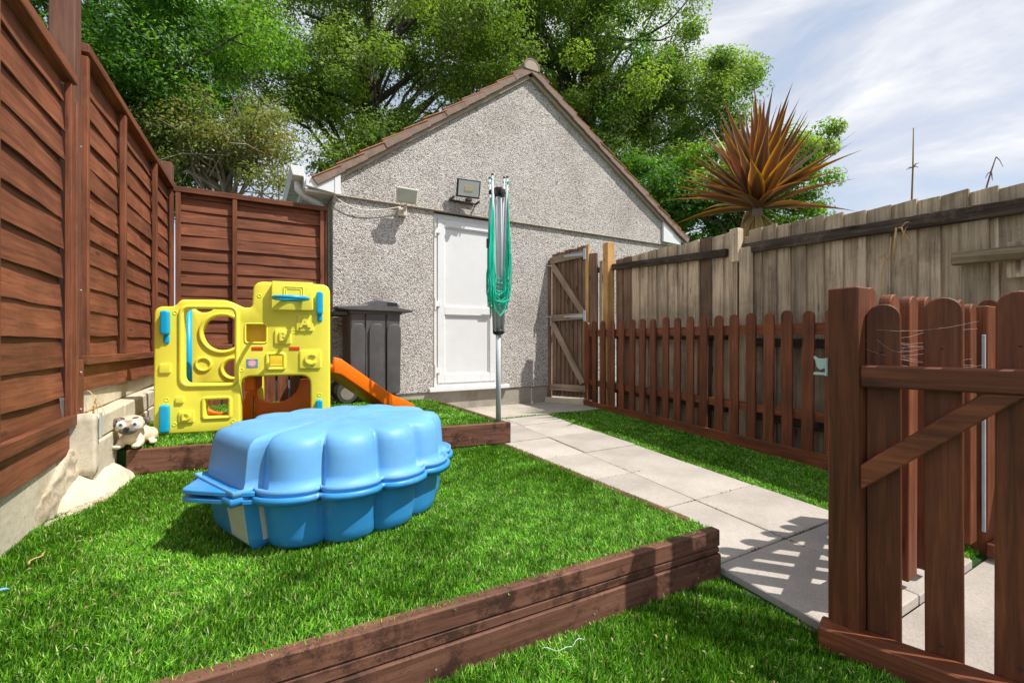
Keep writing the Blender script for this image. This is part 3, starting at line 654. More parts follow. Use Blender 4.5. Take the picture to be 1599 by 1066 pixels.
for xx in (.05, 1.85, 3.65, 5.25): box('post', 'picket_z', pf, xx-.035, xx+.035, .052, .12, 0, 1.05, .004)
# black irrigation pipe clipped along its foot
pts = []
for i in range(60):
    u = i / 59 * 4.1; pts.append((u + .02, -.045 + .010*math.sin(u*3), .098 - .0275*u + .028*math.exp(-((u-.25)/.16)**2) + .008*math.sin(u*4.2)))
hp = thing('water_pipe', 'thin dark plastic pipe running along the foot of the picket fence', 'pipe', PF0, pang)
MB().tube(pts, .0085, 8).build('pipe_run', 'pipe', hp, smooth=True)
for u in (.75, 1.75, 3.0): box('pipe_clip', 'pipe', hp, u-.006, u+.006, -.055, -.034, .075-.0275*u, .118-.0275*u, .002)

# picket gate across the path
pg = thing('picket_gate', 'brown picket gate closed across the paved path', 'gate', (1.72, .745, 0))
gk = picket_mesh(.078, 1.06, .036)
for X in (1.79, 1.955, 2.11, 2.265, 2.43, 2.59, 2.745):
    link('picket', gk, 'picket_z', pg, (X - 1.72 + .035, -.005, .065 + rnd.uniform(-.012, .012)), (0, rnd.uniform(-.012, .012), 0))
obar('rail', 'picket_x', pg, (.0, .034, .86), (1.10, .034, .86), .085, .035); obar('rail', 'picket_x', pg, (.0, .034, .225), (1.10, .034, .225), .085, .035)
obar('brace', 'picket_x', pg, (.03, .036, .26), (1.05, .036, .82), .07, .03)
ep = thing('gate_post', 'dark brown square post at the lawn end of the picket gate', 'post', (2.92, .73, 0))
box('post_body', 'picket_z', ep, -.07, .07, -.035, .05, -.02, 1.11, .004); box('foot_board', 'picket_x', ep, -.10, .07, -.065, -.037, .0, .06, .004)
box('drop_bolt', 'galv', ep, -.083, -.072, -.030, -.018, .10, .98, .002)
# near post and the braced picket panel running back towards the camera
sp_ = thing('gate_post', 'dark brown square gate post beside the paved path with metal latch', 'post', (1.638, .712, 0))
box('post_body', 'picket_z', sp_, -.038, .038, -.042, .042, -.02, 1.118, .004)
lt = MB().prism([(-.075, .845), (-.04, .845), (-.04, .83), (.0, .83), (.0, .905), (-.03, .905), (-.052, .93), (-.06, .926), (-.06, .915), (-.045, .90), (-.042, .875), (-.03, .85), (-.05, .84)], -.004, .004)
# latch: back plate, catch and bar on the far side of the post
lb = thing('gate_latch', 'pale metal gate latch on the side of the near post', 'latch', (1.602, .7585, 0), R(90))
MB().prism([(-.004, .842), (.034, .842), (.034, .850), (-.004, .850)], -.010, .010).build('latch_plate', 'latchmetal', lb, .001)
MB().prism([(0, .866), (.019, .858), (.028, .868), (.032, .887), (.038, .899), (.034, .903), (.025, .895), (0, .895)], -.003, .003).build('latch_catch', 'latchmetal', lb, .001)
box('latch_back', 'latchmetal', lb, -.004, .0, -.011, .011, .840, .897, .001)
pn = thing('braced_picket_fence', 'dark brown braced picket panel standing beside the gate post', 'fence', (1.605, .668, 0), math.atan2(-.956, .292))
wk = picket_mesh(.082, 1.045, .021)
# local: x towards the camera, garden side -y
for u, h in ((.055, 1.0), (.187, 1.012), (.325, 1.02)):
    pk_ = link('picket', wk, 'picket_z', pn, (u, .049, .018 + h - 1.0), (0, rnd.uniform(-.004, .004), 0))
    for zz in (.06, .90): MB().tube([(rnd.uniform(-.012, .012), -.0104, zz), (0, -.0112, zz)], .0022, 8).build('nail_head', 'black', pk_)
obar('rail', 'picket_x', pn, (.0, .018, .845), (.42, .018, .845), .066, .036, .005)
MB().prism([(.0, .497), (.0, .572), (.262, .8115), (.338, .8115)], .002, .034).build('brace', 'picket_x', pn, .004)
obar('bottom_rail', 'picket_x', pn, (-.10, -.006, .028), (.42, -.006, .028), .075, .082, .005)
box('end_post', 'picket_z', pn, .422, .49, -.01, .058, -.03, 1.06, .004)
# cobweb between post and panel
cw = thing('cobweb', 'dusty cobweb strands between the near post and picket panel', 'cobweb', (1.65, .62, .9))
mb = MB(); g = random.Random(3)
for i in range(15):
    a = Vector((g.uniform(-.01, .03), g.uniform(.02, .06), g.uniform(-.01, .10))); b_ = a + Vector((g.uniform(.02, .09), -g.uniform(.04, .22), g.uniform(-.08, .03))); b_.z = max(b_.z, -.015)
    mid = (a + b_)/2 - Vector((0, 0, g.uniform(.004, .025))); mb.tube([a, (a+mid)/2 - Vector((0,0,.004)), mid, (b_+mid)/2 - Vector((0,0,.004)), b_], .00022, 3, False)
tag(mb.build('strands', 'silk', cw), kind='stuff')

# ================================================================ HOUSE
YW = 5.15
hs = thing('house', 'pebbledashed gable-ended house wall with red-brown verge tiles', 'house', (3.3, YW, 0))
def H(x): return x - 3.3
XL, XR, AX, AZ = .77, 5.88, 3.215, 4.50; ZD = 2.515
DL, DR, DT = 1.90, 2.815, 2.50
zl, zr = 2.74, 2.87
# lower wall with the door opening, plinth, upper wall standing a little proud (bell-mouth drip)
low = MB(); low.prism([(H(XL), .35), (H(DL), .35), (H(DL), ZD), (H(XL), ZD)], 0, .25); low.prism([(H(DR), .35), (H(XR), .35), (H(XR), ZD), (H(DR), ZD)], 0, .25)
low.build('wall', 'pebbledash', hs)
up = MB(); up.prism([(H(XL)-.004, ZD+.001), (H(XR)+.004, ZD+.001), (H(XR)+.004, zr), (H(AX), AZ), (H(XL)-.004, zl)], -.022, .25); up.build('gable_wall', 'pebbledash', hs)
MB().prism([(H(XL)-.006, ZD-.012), (H(XR)+.006, ZD-.012), (H(XR)+.006, ZD), (H(XL)-.006, ZD)], -.032, .02).build('drip_bead', 'mortar', hs, .004)
MB().box(H(XL)+.01, H(XR)-.01, .018, .2, -.1, .347).build('plinth', 'plinth', hs, .006)
MB().box(H(XL), H(XL)+.25, .252, 6.5, -.1, 2.7).build('side_wall', 'pebbledash', hs); MB().box(H(XR)-.25, H(XR), .252, 6.5, -.1, 2.7).build('side_wall', 'pebbledash', hs)
MB().prism([(H(XL), 0), (H(XR), 0), (H(XR), zr), (H(AX), AZ), (H(XL), zl)], 6.5, 6.7).build('rear_wall', 'pebbledash', hs)
# roof: stepped courses of tiles; the verge tiles one by one
def roof_side(sx, ex, ez, ntile):
    a = Vector((AX, 0, AZ + .055)); e = Vector((ex, 0, ez)); d = e - a; Ln = d.length; d.normalize(); nrm = Vector((-d.z, 0, d.x)); nrm = nrm if nrm.z > 0 else -nrm
    mb = MB(); st = Ln / ntile
    for i in range(ntile):
        p0 = a + d*st*i; p1 = a + d*(st*(i+1)+.03); lift0, lift1 = .012, .042
        q = [p0 + nrm*lift0, p1 + nrm*lift1, p1 + nrm*(lift1-.02), p0 + nrm*(lift0-.03)]
        mb.prism([(H(v_.x), v_.z) for v_ in q], .03, 6.75)
    r_ = mb.build('roof', 'tile', hs)
    for i in range(ntile):
        p0 = a + d*(st*i - .012); p1 = a + d*(st*(i+1)+.028); j = rnd.uniform(-.004, .004)
        top = [p0 + nrm*.018, p1 + nrm*(.050+j), p1 + nrm*(.038+j), p0 + nrm*.006]
        o = MB().prism([(H(v_.x), v_.z) for v_ in top], -.105 + rnd.uniform(-.004, .004), .028).build('tile_lip', 'tile_edge', None, .003)
        drop = [p0 + nrm*.0055, p1 + nrm*(.0375+j), p1 - nrm*(.052), p0 - nrm*.062]
        w = MB().prism([(H(v_.x), v_.z) for v_ in drop], -.100 + rnd.uniform(-.005, .005), -.066).build('verge_tile', 'tile', hs, .004)
        o.parent = w
    q0, q1 = a + d*.0, a + d*(Ln - .02)
    MB().prism([(H(v_.x), v_.z) for v_ in (q0 - nrm*.05, q1 - nrm*.05, q1 - nrm*.085, q0 - nrm*.10)], -.064, -.022).build('verge_mortar', 'mortar', hs)
    return d, nrm
roof_side(-1, .60, 2.62, 11); roof_side(1, 6.27, 2.63, 13)
# ridge: half-round tiles
for i in range(15):
    mb = MB(); y0 = -.115 + i*.44; seg = 9; Vv = []
    for yy, rr in ((y0, .125), (y0+.45, .118)):
        for r_ in (rr, rr-.022):
            for k in range(seg+1): aa = R(-18) + R(216)*k/seg; Vv.append((H(AX) + r_*math.cos(aa), yy, AZ + .045 + r_*math.sin(aa)*.95))
    n1 = seg+1; Ff = []
    for k in range(seg):
        Ff += [(k, k+1, 2*n1+k+1, 2*n1+k), (n1+k+1, n1+k, 3*n1+k, 3*n1+k+1), (k+1, k, n1+k, n1+k+1), (2*n1+k, 2*n1+k+1, 3*n1+k+1, 3*n1+k)]
    mb.add(Vv, Ff).build('ridge_tile', 'tile', hs, smooth=False)
MB().prism([(H(AX) + .108*math.cos(R(-18)+R(216)*k/12), AZ + .045 + .102*math.sin(R(-18)+R(216)*k/12)) for k in range(13)], -.112, -.03).build('ridge_end', 'mortar', hs)
MB().prism([(H(AX)-.10, AZ+.02), (H(AX)+.10, AZ+.02), (H(AX)+.06, AZ+.13), (H(AX)-.06, AZ+.13)], -.10, -.07).build('ridge_mortar', 'tile', hs, .01)
# white box ends, soffit, gutters, downpipe
MB().prism([(H(.83), 2.80), (H(.50), 2.62), (H(.50), 2.545), (H(.83), 2.50)], -.075, -.024).build('eaves_box', 'upvc', hs, .003)
MB().box(H(.775), H(.835), -.083, -.024, 2.50, 2.79).build('box_cover', 'upvc', hs, .003)
MB().box(H(.50), H(.765), -.02, 6.6, 2.505, 2.53).build('soffit', 'upvc', hs); MB().box(H(.485), H(.50), -.02, 6.6, 2.53, 2.68).build('fascia', 'upvc', hs)
MB().prism([(H(.48), 2.635), (H(.38), 2.635), (H(.36), 2.70), (H(.355), 2.735), (H(.48), 2.735)], -.06, 6.6).build('gutter', 'upvc', hs, .004)
MB().tube([(H(.44), .12, 2.64), (H(.44), .12, 2.55), (H(.50), .13, 2.49), (H(.67), .17, 2.43), (H(.70), .18, 2.38), (H(.70), .18, .3)], .036, 10).build('downpipe', 'upvc', hs, smooth=True)
MB().prism([(H(5.74), 2.98), (H(5.74), 2.55), (H(6.14), 2.535), (H(6.16), 2.66)], -.062, -.024).build('eaves_box', 'upvc', hs, .003)
MB().box(H(5.89), H(6.14), -.02, 6.6, 2.52, 2.545).build('soffit', 'upvc', hs)
MB().prism([(H(6.17), 2.58), (H(6.26), 2.58), (H(6.29), 2.64), (H(6.29), 2.67), (H(6.17), 2.67)], -.06, 6.6).build('gutter', 'upvc', hs, .004)
# door
dr = MB()
dw = .058
dr.box(H(DL)+.006, H(DL)+dw, .045, .115, .40, DT-.01); dr.box(H(DR)-dw, H(DR)-.006, .045, .115, .40, DT-.01); dr.box(H(DL)+dw, H(DR)-dw, .045, .115, DT-dw-.01, DT-.01); dr.box(H(DL)+dw, H(DR)-dw, .045, .115, .40, .445)
door = dr.build('door', 'upvc', hs, .004)
l0, l1 = H(DL)+dw+.002, H(DR)-dw-.002; b0, b1 = .447, DT-dw-.012; stl = .088; midz0, midz1 = 1.275, 1.375
lf_ = MB(); lf_.box(l0, l0+stl, .032, .10, b0, b1); lf_.box(l1-stl, l1, .032, .10, b0, b1); lf_.box(l0+stl, l1-stl, .032, .10, b1-stl, b1); lf_.box(l0+stl, l1-stl, .032, .10, b0, b0+.10); lf_.box(l0+stl, l1-stl, .032, .10, midz0, midz1)
lf_.build('door_leaf', 'upvc', door, .004)
for z0, z1 in ((b0+.10, midz0), (midz1, b1-stl)):
    MB().box(l0+stl, l1-stl, .060, .09, z0, z1).build('door_panel', 'upvc_panel', door)
    bd = MB(); X0, X1 = l0+stl, l1-stl
    for (xa_, xb_, za, zb_) in ((X0, X0+.014, z0, z1), (X1-.014, X1, z0, z1), (X0+.014, X1-.014, z0, z0+.014), (X0+.014, X1-.014, z1-.014, z1)): bd.box(xa_, xb_, .044, .059, za, zb_)
    bd.build('glazing_bead', 'upvc', door, .003)
for z in (2.28, 1.40, .60):
    h_ = MB(); h_.box(H(DL)+.012, H(DL)+.088, .018, .045, z-.03, z+.03); h_.tube([(H(DL)+.022, .014, z-.075), (H(DL)+.022, .014, z+.075)], .013, 10); h_.build('hinge', 'upvc', door, .002)
box('door_handle', 'upvc', door, l1-.058, l1-.022, .016, .031, 1.30, 1.52, .004); MB().tube([(l1-.04, .016, 1.40), (l1-.04, -.03, 1.40), (l1-.16, -.03, 1.40)], .010, 8).build('door_lever', 'upvc', door, smooth=True)
MB().box(H(1.83), H(2.91), -.055, .115, .352, .398).build('door_sill', 'upvc', hs, .006)
for s_ in (DL, DR): MB().box(H(s_)-.005 if s_ == DL else H(s_)-.004, H(s_)+.004 if s_ == DL else H(s_)+.005, -.004, .044, .40, DT).build('reveal_trim', 'mortar', hs)

# floodlights
f1 = thing('floodlight', 'old beige halogen floodlight with dirty lens left of the door', 'light', (1.46, YW, 2.50))
Mt = Matrix.Translation((.05, -.20, .06)) @ Matrix.Rotation(R(10), 4, 'X')
hd = MB(); hd.prism([(-.115, -.08), (.115, -.08), (.125, .085), (-.125, .085)], -.025, .0); hd.prism([(-.09, -.06), (.09, -.06), (.095, .065), (-.095, .065)], .0, .07)
o = hd.build('housing', 'oldlamp', f1, .006); o.matrix_local = Mt
o2 = MB().prism([(-.100, -.066), (.100, -.066), (.108, .07), (-.108, .07)], -.031, -.026).build('lens', 'lens', f1); o2.matrix_local = Mt
MB().tube([(.05, -.16, -.03), (.05, -.12, -.07), (.05, -.02, -.07)], .018, 8).build('arm', 'oldlamp', f1); box('junction_box', 'oldlamp', f1, .0, .10, -.05, -.001, -.12, -.03, .006)
f2 = thing('floodlight', 'slim black framed LED floodlight above the white door', 'light', (2.25, YW-.024, 2.735))
Mt = Matrix.Translation((.03, -.13, .05)) @ Matrix.Rotation(R(-8), 4, 'Z') @ Matrix.Rotation(R(16), 4, 'X')
o = MB().box(-.145, .145, -.012, .022, -.105, .105).build('housing', 'black', f2, .006); o.matrix_local = Mt
o = MB().box(-.128, .128, -.016, -.0125, -.088, .088).build('lens', 'ledlens', f2); o.matrix_local = Mt
o = MB().box(-.05, .05, -.019, -.0165, -.028, .028).build('led_chip', 'ledchip', f2); o.matrix_local = Mt
br = MB(); br.box(-.16, .16, -.03, -.001, -.095, -.075); br.box(-.17, -.155, -.15, -.001, -.095, -.065); br.box(.18, .192, -.11, -.001, -.095, -.065); br.build('bracket', 'black', f2, .002)
box('sensor', 'black', f2, .0, .07, -.15, -.09, -.10, -.065, .006)
cb = thing('cable', 'slack white cable from the eaves to the old floodlight', 'cable', (.70, YW-.03, 2.5))
MB().tube([(.06 + .73*i/16, -.012, .01 - .11*math.sin(math.pi*(i/16)**.75) - .03*i/16) for i in range(17)], .005, 6).build('cable_run', 'cablewhite', cb, smooth=True)

# ================================================================ PLAY CLIMBER
PA = Vector((-.506, 3.71)); PD = Vector((.982, -.188)).normalized(); PN = Vector((-PD.y, PD.x))   # PN points away from the camera
GZ = Z2 + .012
pc = thing('play_climber', 'yellow plastic toddler climbing frame with orange slide and hoop', 'play set', (PA.x, PA.y, GZ), math.atan2(PD.y, PD.x))
def uv(cx, cy, off=0):
    px, py = 230 + cx/3.948, 420 + cy/3.948; x, y, z = ray(px, py); A = PA + PN*off
    t = (A.x*PD.y - A.y*PD.x) / (x*PD.y - y*PD.x); p = Vector((t*x, t*y)); return ((p - A).dot(PD), CAMH + t*z - GZ)
def UV(L_, off=0): return [uv(a, b_, off) for a, b_ in L_]
TH = .075
wR = uv(1130, 500)[0]
outer = [uv(50, 985), uv(56, 232), uv(185, 232), uv(215, 190), uv(505, 194), uv(600, 240), uv(655, 240), uv(660, 78), uv(1128, 100)]
outer = [(u, max(v_, 0)) for u, v_ in outer]; outer[0] = (outer[0][0], 0)
aL, aR, aT = uv(583, 800)[0], uv(1010, 800)[0], uv(780, 657)[1]
outer += [(wR, 0), (aR, 0), (aR, aT), (aL, aT), (aL, 0)]
outer = round_poly(outer, [.03, .06, .03, .03, .04, .03, .03, .07, .06, .03, .03, .07, .07, .03], 6)
def rect(cx0, cy0, cx1, cy1, r=.02, off=0):
    a, b_ = uv(cx0, cy1, off), uv(cx1, cy0, off); return round_poly([(a[0], a[1]), (b_[0], a[1]), (b_[0], b_[1]), (a[0], b_[1])], r, 5)
win = round_poly([uv(235, 705), uv(552, 700), uv(552, 248), uv(235, 245)], .055, 6)
holes = [win, rect(370, 795, 512, 905, .015), rect(757, 530, 842, 605, .012), rect(612, 338, 745, 455, .02)]
front = link('front_panel', plate(outer, holes, TH, .014), 'yellow', pc)
def rimtube(poly, rad, name, mat, parent, y):
    pts = [(u, y, v_) for u, v_ in poly]; mb = MB(); mb.tube(pts + [pts[0], pts[1]], rad, 8, False); return mb.build(name, mat, parent, smooth=True)
def grow(poly, d):
    c = Vector((sum(p[0] for p in poly)/len(poly), sum(p[1] for p in poly)/len(poly))); out = []
    for p in poly:
        v_ = Vector(p) - c; out.append((p[0] + (d if v_.x > 0 else -d), p[1] + (d if v_.y > 0 else -d)))
    return out
for h_, d in ((holes[0], .012), (holes[1], .010), (holes[2], .010)): rimtube(grow(h_, d), .016 if h_ is win else .013, 'rim', 'yellow', front, -TH/2 + .002)
rimtube(holes[3], .007, 'rim', 'yellow', front, -TH/2 + .002)
fy = -TH/2
def plaque(cx0, cy0, cx1, cy1, letter=None, depth=.014):
    r_ = rect(cx0, cy0, cx1, cy1, .012); me = plate(r_, [], depth, .004); o = link('plaque', me, 'yellow', front, (0, fy - depth/2 + .003, 0))
    if letter:
        a, b_ = uv(cx0, cy1), uv(cx1, cy0); s_ = b_[1] - a[1]
        q = link('letter', text_mesh(letter, s_*.82, .006, .002), 'yellow', front, ((a[0]+b_[0])/2, fy - depth - .0005, (a[1]+b_[1])/2))
plaque(925, 287, 1030, 385, 'A'); plaque(793, 373, 895, 463, 'B'); plaque(945, 500, 1075, 612, 'C'); plaque(210, 865, 305, 943, 'D')
plaque(92, 582, 163, 640); plaque(190, 780, 243, 823)
plaque(780, 92, 1030, 255, None, .05)
a, b_ = uv(855, 185), uv(970, 120)
rimtube(round_poly([(a[0], a[1]), (b_[0], a[1]), (b_[0], b_[1]), (a[0], b_[1])], .008, 4), .005, 'backboard_square', 'yellow', front, fy - .047)
rimtube(round_poly([(a[0]+.014, a[1]), (b_[0]-.014, a[1]), (b_[0]-.014, b_[1]-.014), (a[0]+.014, b_[1]-.014)], .006, 4), .004, 'backboard_square', 'yellow', front, fy - .047)
hc = uv(907, 198); hr = (uv(1008, 198)[0] - uv(805, 198)[0]) / 2
mb = MB(); mb.tube([(hc[0] + hr*math.cos(2*math.pi*i/28), fy - .045 - hr*.92 + hr*.92*math.sin(2*math.pi*i/28), hc[1] + .005) for i in range(30)], .0125, 8, False); mb.build('hoop', 'cyan', pc, smooth=True)
for dv, dd in ((-.010, .03), (.012, .03)): pass
def grip(cx0, cy0, cx1, cy1, y=fy, d=.035, name='grip'):
    r_ = rect(cx0, cy0, cx1, cy1, .018); return link(name, plate(r_, [], d + .02, .010), 'cyan', pc, (0, y - d/2 + .006, 0))
for g_ in ((105, 260, 158, 405), (100, 830, 157, 1000), (1048, 145, 1088, 282), (1045, 797, 1085, 985)): grip(*g_)
grip(114, 400, 154, 462, fy, .006, 'grip_base'); grip(1052, 276, 1084, 327, fy, .006, 'grip_base')
for (cx, cy) in ((187, 272), (700, 168), (135, 800), (182, 950), (540, 932), (592, 620), (908, 385), (1066, 770)):
    c_ = uv(cx, cy); rimtube([(c_[0] + .011*math.cos(2*math.pi*i/12), c_[1] + .011*math.sin(2*math.pi*i/12)) for i in range(12)], .003, 'moulded_ring', 'yellow', front, fy)
# maker's sticker: blue square with a pink emblem
a, b_ = uv(620, 607), uv(690, 553); MB().box(a[0], b_[0], fy - .0015, fy - .0005, a[1], b_[1]).build('sticker', 'stickerblue', front)
cxm, czm, ss = (a[0]+b_[0])/2, (a[1]+b_[1])/2, (b_[0]-a[0])/2
MB().prism([(cxm + ss*.86*math.cos(i*math.pi/9)*(1 if i % 2 else .78), czm + .86*ss*math.sin(i*math.pi/9)*(1 if i % 2 else .74)) for i in range(18)], fy - .003, fy - .002).build('sticker_emblem', 'stickerpink', front)
for dz, hw in ((.006, .6), (-.004, .5), (-.012, .34)): MB().box(cxm - ss*hw, cxm + ss*hw, fy - .0045, fy - .0035, czm + dz - .0025, czm + dz + .0025).build('sticker_line', 'stickerwhite', front)
# back panel, .50 behind, with its round holes and dimple; lower orange arch wall
D2 = .50
def circ(c_, r_, n=32): return [(c_[0] + r_*math.cos(2*math.pi*i/n), c_[1] + r_*math.sin(2*math.pi*i/n)) for i in range(n)]
c1 = uv(475, 395, D2); r1 = (uv(475, 290, D2)[1] - uv(475, 505, D2)[1]) / 2; c2 = uv(540, 610, D2); r2_ = (uv(540, 560, D2)[1] - uv(540, 662, D2)[1]) / 2 + .004
bt = uv(400, 262, D2)[1]; bb_ = uv(400, 700, D2)[1] - .05
bo = round_poly([(.02, .0), (.02, bt + .02), (uv(285, 250, D2)[0], bt + .03), (uv(325, 275, D2)[0], bt - .01), (uv(385, 275, D2)[0], bt - .01), (uv(430, 250, D2)[0], bt + .03), (.78, bt + .03), (.80, bt + .10), (.93, bt + .10), (.93, 0), (.88, 0), (.87, .40), (.52, .40), (.52, 0), (.46, 0), (.46, .28), (.09, .28), (.09, 0)], .03, 5)
arch_c = (uv(800, 660, D2)[0], uv(800, 665, D2)[1]); ar = (uv(950, 700, D2)[0] - uv(640, 700, D2)[0]) / 2 + .012
bp_ = link('back_panel', plate(bo, [circ(c1, r1), circ(c2, r2_)], .07, .016), 'yellow', pc, (0, D2, 0))
rimtube(circ(c1, r1 + .012), .016, 'rim', 'yellow', bp_, -.034); rimtube(circ(c2, r2_ + .012), .014, 'rim', 'yellow', bp_, -.034)
rimtube(circ(uv(358, 585, D2), .048), .012, 'dimple_rim', 'yellow', bp_, -.036)
def ucut(x0, x1, top, cx_, r_):
    return [(x0, 0), (x1, 0), (x1, top), (cx_ + r_, top)] + [(cx_ + r_*math.cos(-math.pi*i/24), top - r_*math.sin(math.pi*i/24)) for i in range(1, 24)] + [(cx_ - r_, top), (x0, top)]
vt = uv(400, 690, D2 - .065)[1]
link('arch_panel', plate(ucut(.47, .915, vt, arch_c[0], min(ar, .18)), [], .05, .010), 'orange', pc, (0, D2 - .065, 0))
link('arch_panel', plate(ucut(.04, .462, vt - .09, .26, .15), [], .05, .010), 'orange', pc, (0, D2 - .065, 0))
# platform, pole and slide
box('platform', 'amber', pc, aL - .02, wR - .02, .05, D2 - .10, .375, .425, .01)
MB().box(uv(612, 0)[0] - .02, uv(745, 0)[0] + .02, .07, .10, uv(612, 455)[1] - .05, uv(612, 340)[1] + .05).build('inner_panel', 'amber', pc, .008)
MB().tube([(uv(256, 300, .22)[0], .22, bt + .01), (uv(256, 300, .22)[0], .22, .05)], .022, 12).build('pole', 'cyan', pc, smooth=True)
for c0, c1_ in ((652, 722), (880, 945)):
    a, b_ = uv(c0, 500), uv(c1_, 478); link('slot', plate(round_poly([(a[0], a[1]), (b_[0], a[1]), (b_[0], b_[1]), (a[0], b_[1])], .003), [], .004, .001), 'red', front, (0, fy - .001, 0))
box('step', 'orange', pc, aL - .01, aL + .06, .12, .40, .25, .36, .01)
# slide: channel with two side walls, running out to the right
sp0 = Vector((wR - .06, .30, .40)); e_w = Vector((1.20, 4.03)) - PA; sp1 = Vector((e_w.dot(PD), e_w.dot(PN), .03))
prof = [(0, .40), (.08, .385), (.5, .17), (.62, .10), (.72, .075), (.9, .055), (1, .035)]
Vv = []; Ff = []; hw = .175; Ns = len(prof)
dir2 = (sp1 - sp0); dir2.z = 0; per = Vector((-dir2.y, dir2.x, 0)).normalized()
for f_, z in prof:
    c_ = sp0 + dir2*f_; wh = .085 if f_ < .6 else .085*(1 - (f_-.6)/.4) + .014
    for off, zz in ((-hw, z + wh), (-hw + .022, z + wh), (-hw + .034, z + .012), (-.05, z), (.05, z), (hw - .034, z + .012), (hw - .022, z + wh), (hw, z + wh), (hw, z - .035), (-hw, z - .035)):
        p = c_ + per*off; Vv.append((p.x, p.y, max(zz, .0)))
for i in range(Ns-1):
    for j in range(10): Ff.append((i*10+j, i*10+(j+1)%10, (i+1)*10+(j+1)%10, (i+1)*10+j))
Ff += [tuple(range(10)), tuple((Ns-1)*10+j for j in range(9, -1, -1))]
MB().add(Vv, Ff).build('slide', 'orange', pc, .006, 2, smooth=True)
for ch in list(pc.children): pass

# ================================================================ CLAM SHELL SANDPIT
sp = thing('sandpit', 'blue plastic clam shell sandpit closed with its matching lid', 'sandpit', (.36, 2.19, Z1 + .010), R(22))
NA = 252
def shell_r(th, lob=1.0):
    """plan outline, hinge towards local -x"""
    a = (th + math.pi) % (2*math.pi); hg = R(21)                      # a=0 at the hinge
    ax_, by_ = .475, .425
    base = 1 / math.sqrt((math.cos(th)/ax_)**2 + (math.sin(th)/by_)**2)
    if a < hg or a > 2*math.pi - hg:
        aa = a if a < math.pi else 2*math.pi - a
        flat = .50 / max(math.cos(aa), .2); return min(flat, .56) * .985
    f = (a - hg) / (2*math.pi - 2*hg) * 11; ph = (f % 1)*2 - 1
    return base * (1 + lob*(.150*math.sqrt(max(0, 1 - ph*ph*.985)) - .085))
def shell(levels, cap_top, cap_bot):
    V = []; F = []
    for (sc_, z, lob, add) in levels:
        for i in range(NA):
            th = 2*math.pi*i/NA; r_ = shell_r(th, lob)*sc_ + add; V.append((r_*math.cos(th), r_*math.sin(th), z))
    nl = len(levels)
    for l in range(nl-1):
        for i in range(NA): F.append((l*NA+i, l*NA+(i+1)%NA, (l+1)*NA+(i+1)%NA, (l+1)*NA+i))
    if cap_top: V.append((0, 0, cap_top)); F += [((nl-1)*NA+i, (nl-1)*NA+(i+1)%NA, len(V)-1) for i in range(NA)]
    if cap_bot is not None: V.append((0, 0, cap_bot)); F += [((i+1)%NA, i, len(V)-1) for i in range(NA)]
    return MB().add(V, F)
RZ = .205
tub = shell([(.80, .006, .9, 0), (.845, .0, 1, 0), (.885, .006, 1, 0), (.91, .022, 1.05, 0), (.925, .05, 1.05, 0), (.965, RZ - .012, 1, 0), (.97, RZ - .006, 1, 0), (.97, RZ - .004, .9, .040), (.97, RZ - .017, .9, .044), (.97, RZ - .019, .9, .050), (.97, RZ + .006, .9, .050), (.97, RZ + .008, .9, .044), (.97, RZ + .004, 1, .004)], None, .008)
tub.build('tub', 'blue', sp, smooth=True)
def tab(z0, z1, mat, parent, name='hinge_tab'):
    for s_ in (1,):
        pts = round_poly([(-.45, -.22), (-.50, -.17), (-.585, -.02), (-.605, .03), (-.58, .06), (-.45, .22)], .025, 4)
        n = len(pts); v = [(x, y, z0) for x, y in pts] + [(x, y, z1) for x, y in pts]
        MB().add(v, [tuple(range(n)), tuple(range(2*n-1, n-1, -1))] + [(i, (i+1)%n, (i+1)%n+n, i+n) for i in range(n)]).build(name, mat, parent, .004)
tab(RZ - .020, RZ - .004, 'blue', sp)
LZ = RZ + .018
lid = shell([(.97, LZ - .002, 1, .002), (.97, LZ - .004, .9, .032), (.97, LZ - .012, .9, .038), (.97, LZ + .014, .9, .041), (.97, LZ + .015, .9, .036), (.97, LZ + .002, .9, .030), (.965, LZ + .002, 1, .0), (.955, LZ + .04, 1.12, 0), (.94, LZ + .105, 1.2, 0), (.93, LZ + .140, 1.25, 0), (.908, LZ + .166, 1.2, 0), (.872, LZ + .181, 1.1, 0), (.80, LZ + .188, .8, 0), (.66, LZ + .191, .35, 0), (.40, LZ + .194, .1, 0), (.15, LZ + .195, .0, 0)], LZ + .195, None)
lm = lid.mesh('lid')
bm = bmesh.new(); bm.from_mesh(lm)
for q in bm.verts:                                                # ribs fan over the top; slight sag of soft plastic
    if q.co.z > LZ + .163:
        th = math.atan2(q.co.y, q.co.x); r_ = math.hypot(q.co.x, q.co.y); a = (th + math.pi) % (2*math.pi); f = (a - R(21)) / (2*math.pi - R(42)) * 11
        q.co.z += .0022*math.cos((f % 1)*2*math.pi + math.pi) * min(1, r_/.3)*(1 if 0 < f < 11 else 0) + .006*mnoise.noise(q.co*4)
bm.to_mesh(lm); bm.free()
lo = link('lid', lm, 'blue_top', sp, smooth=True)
tab(LZ - .010, LZ + .006, 'blue', sp)
# washed-out paper label on the hinge end of the tub
lv = []
for k, (z, s_) in enumerate(((.03, .914), (.08, .930), (.13, .947), (.18, .962))):
    for j in range(7):
        y = -.20 + .19*j/6; th = math.atan2(y, -.5); r_ = shell_r(th % (2*math.pi), 1)*s_ + .0035; lv.append((r_*math.cos(th), r_*math.sin(th), z))
MB().add(lv, [(k*7+j, k*7+j+1, (k+1)*7+j+1, (k+1)*7+j) for k in range(3) for j in range(6)]).build('paper_label', 'labelpaper', sp)

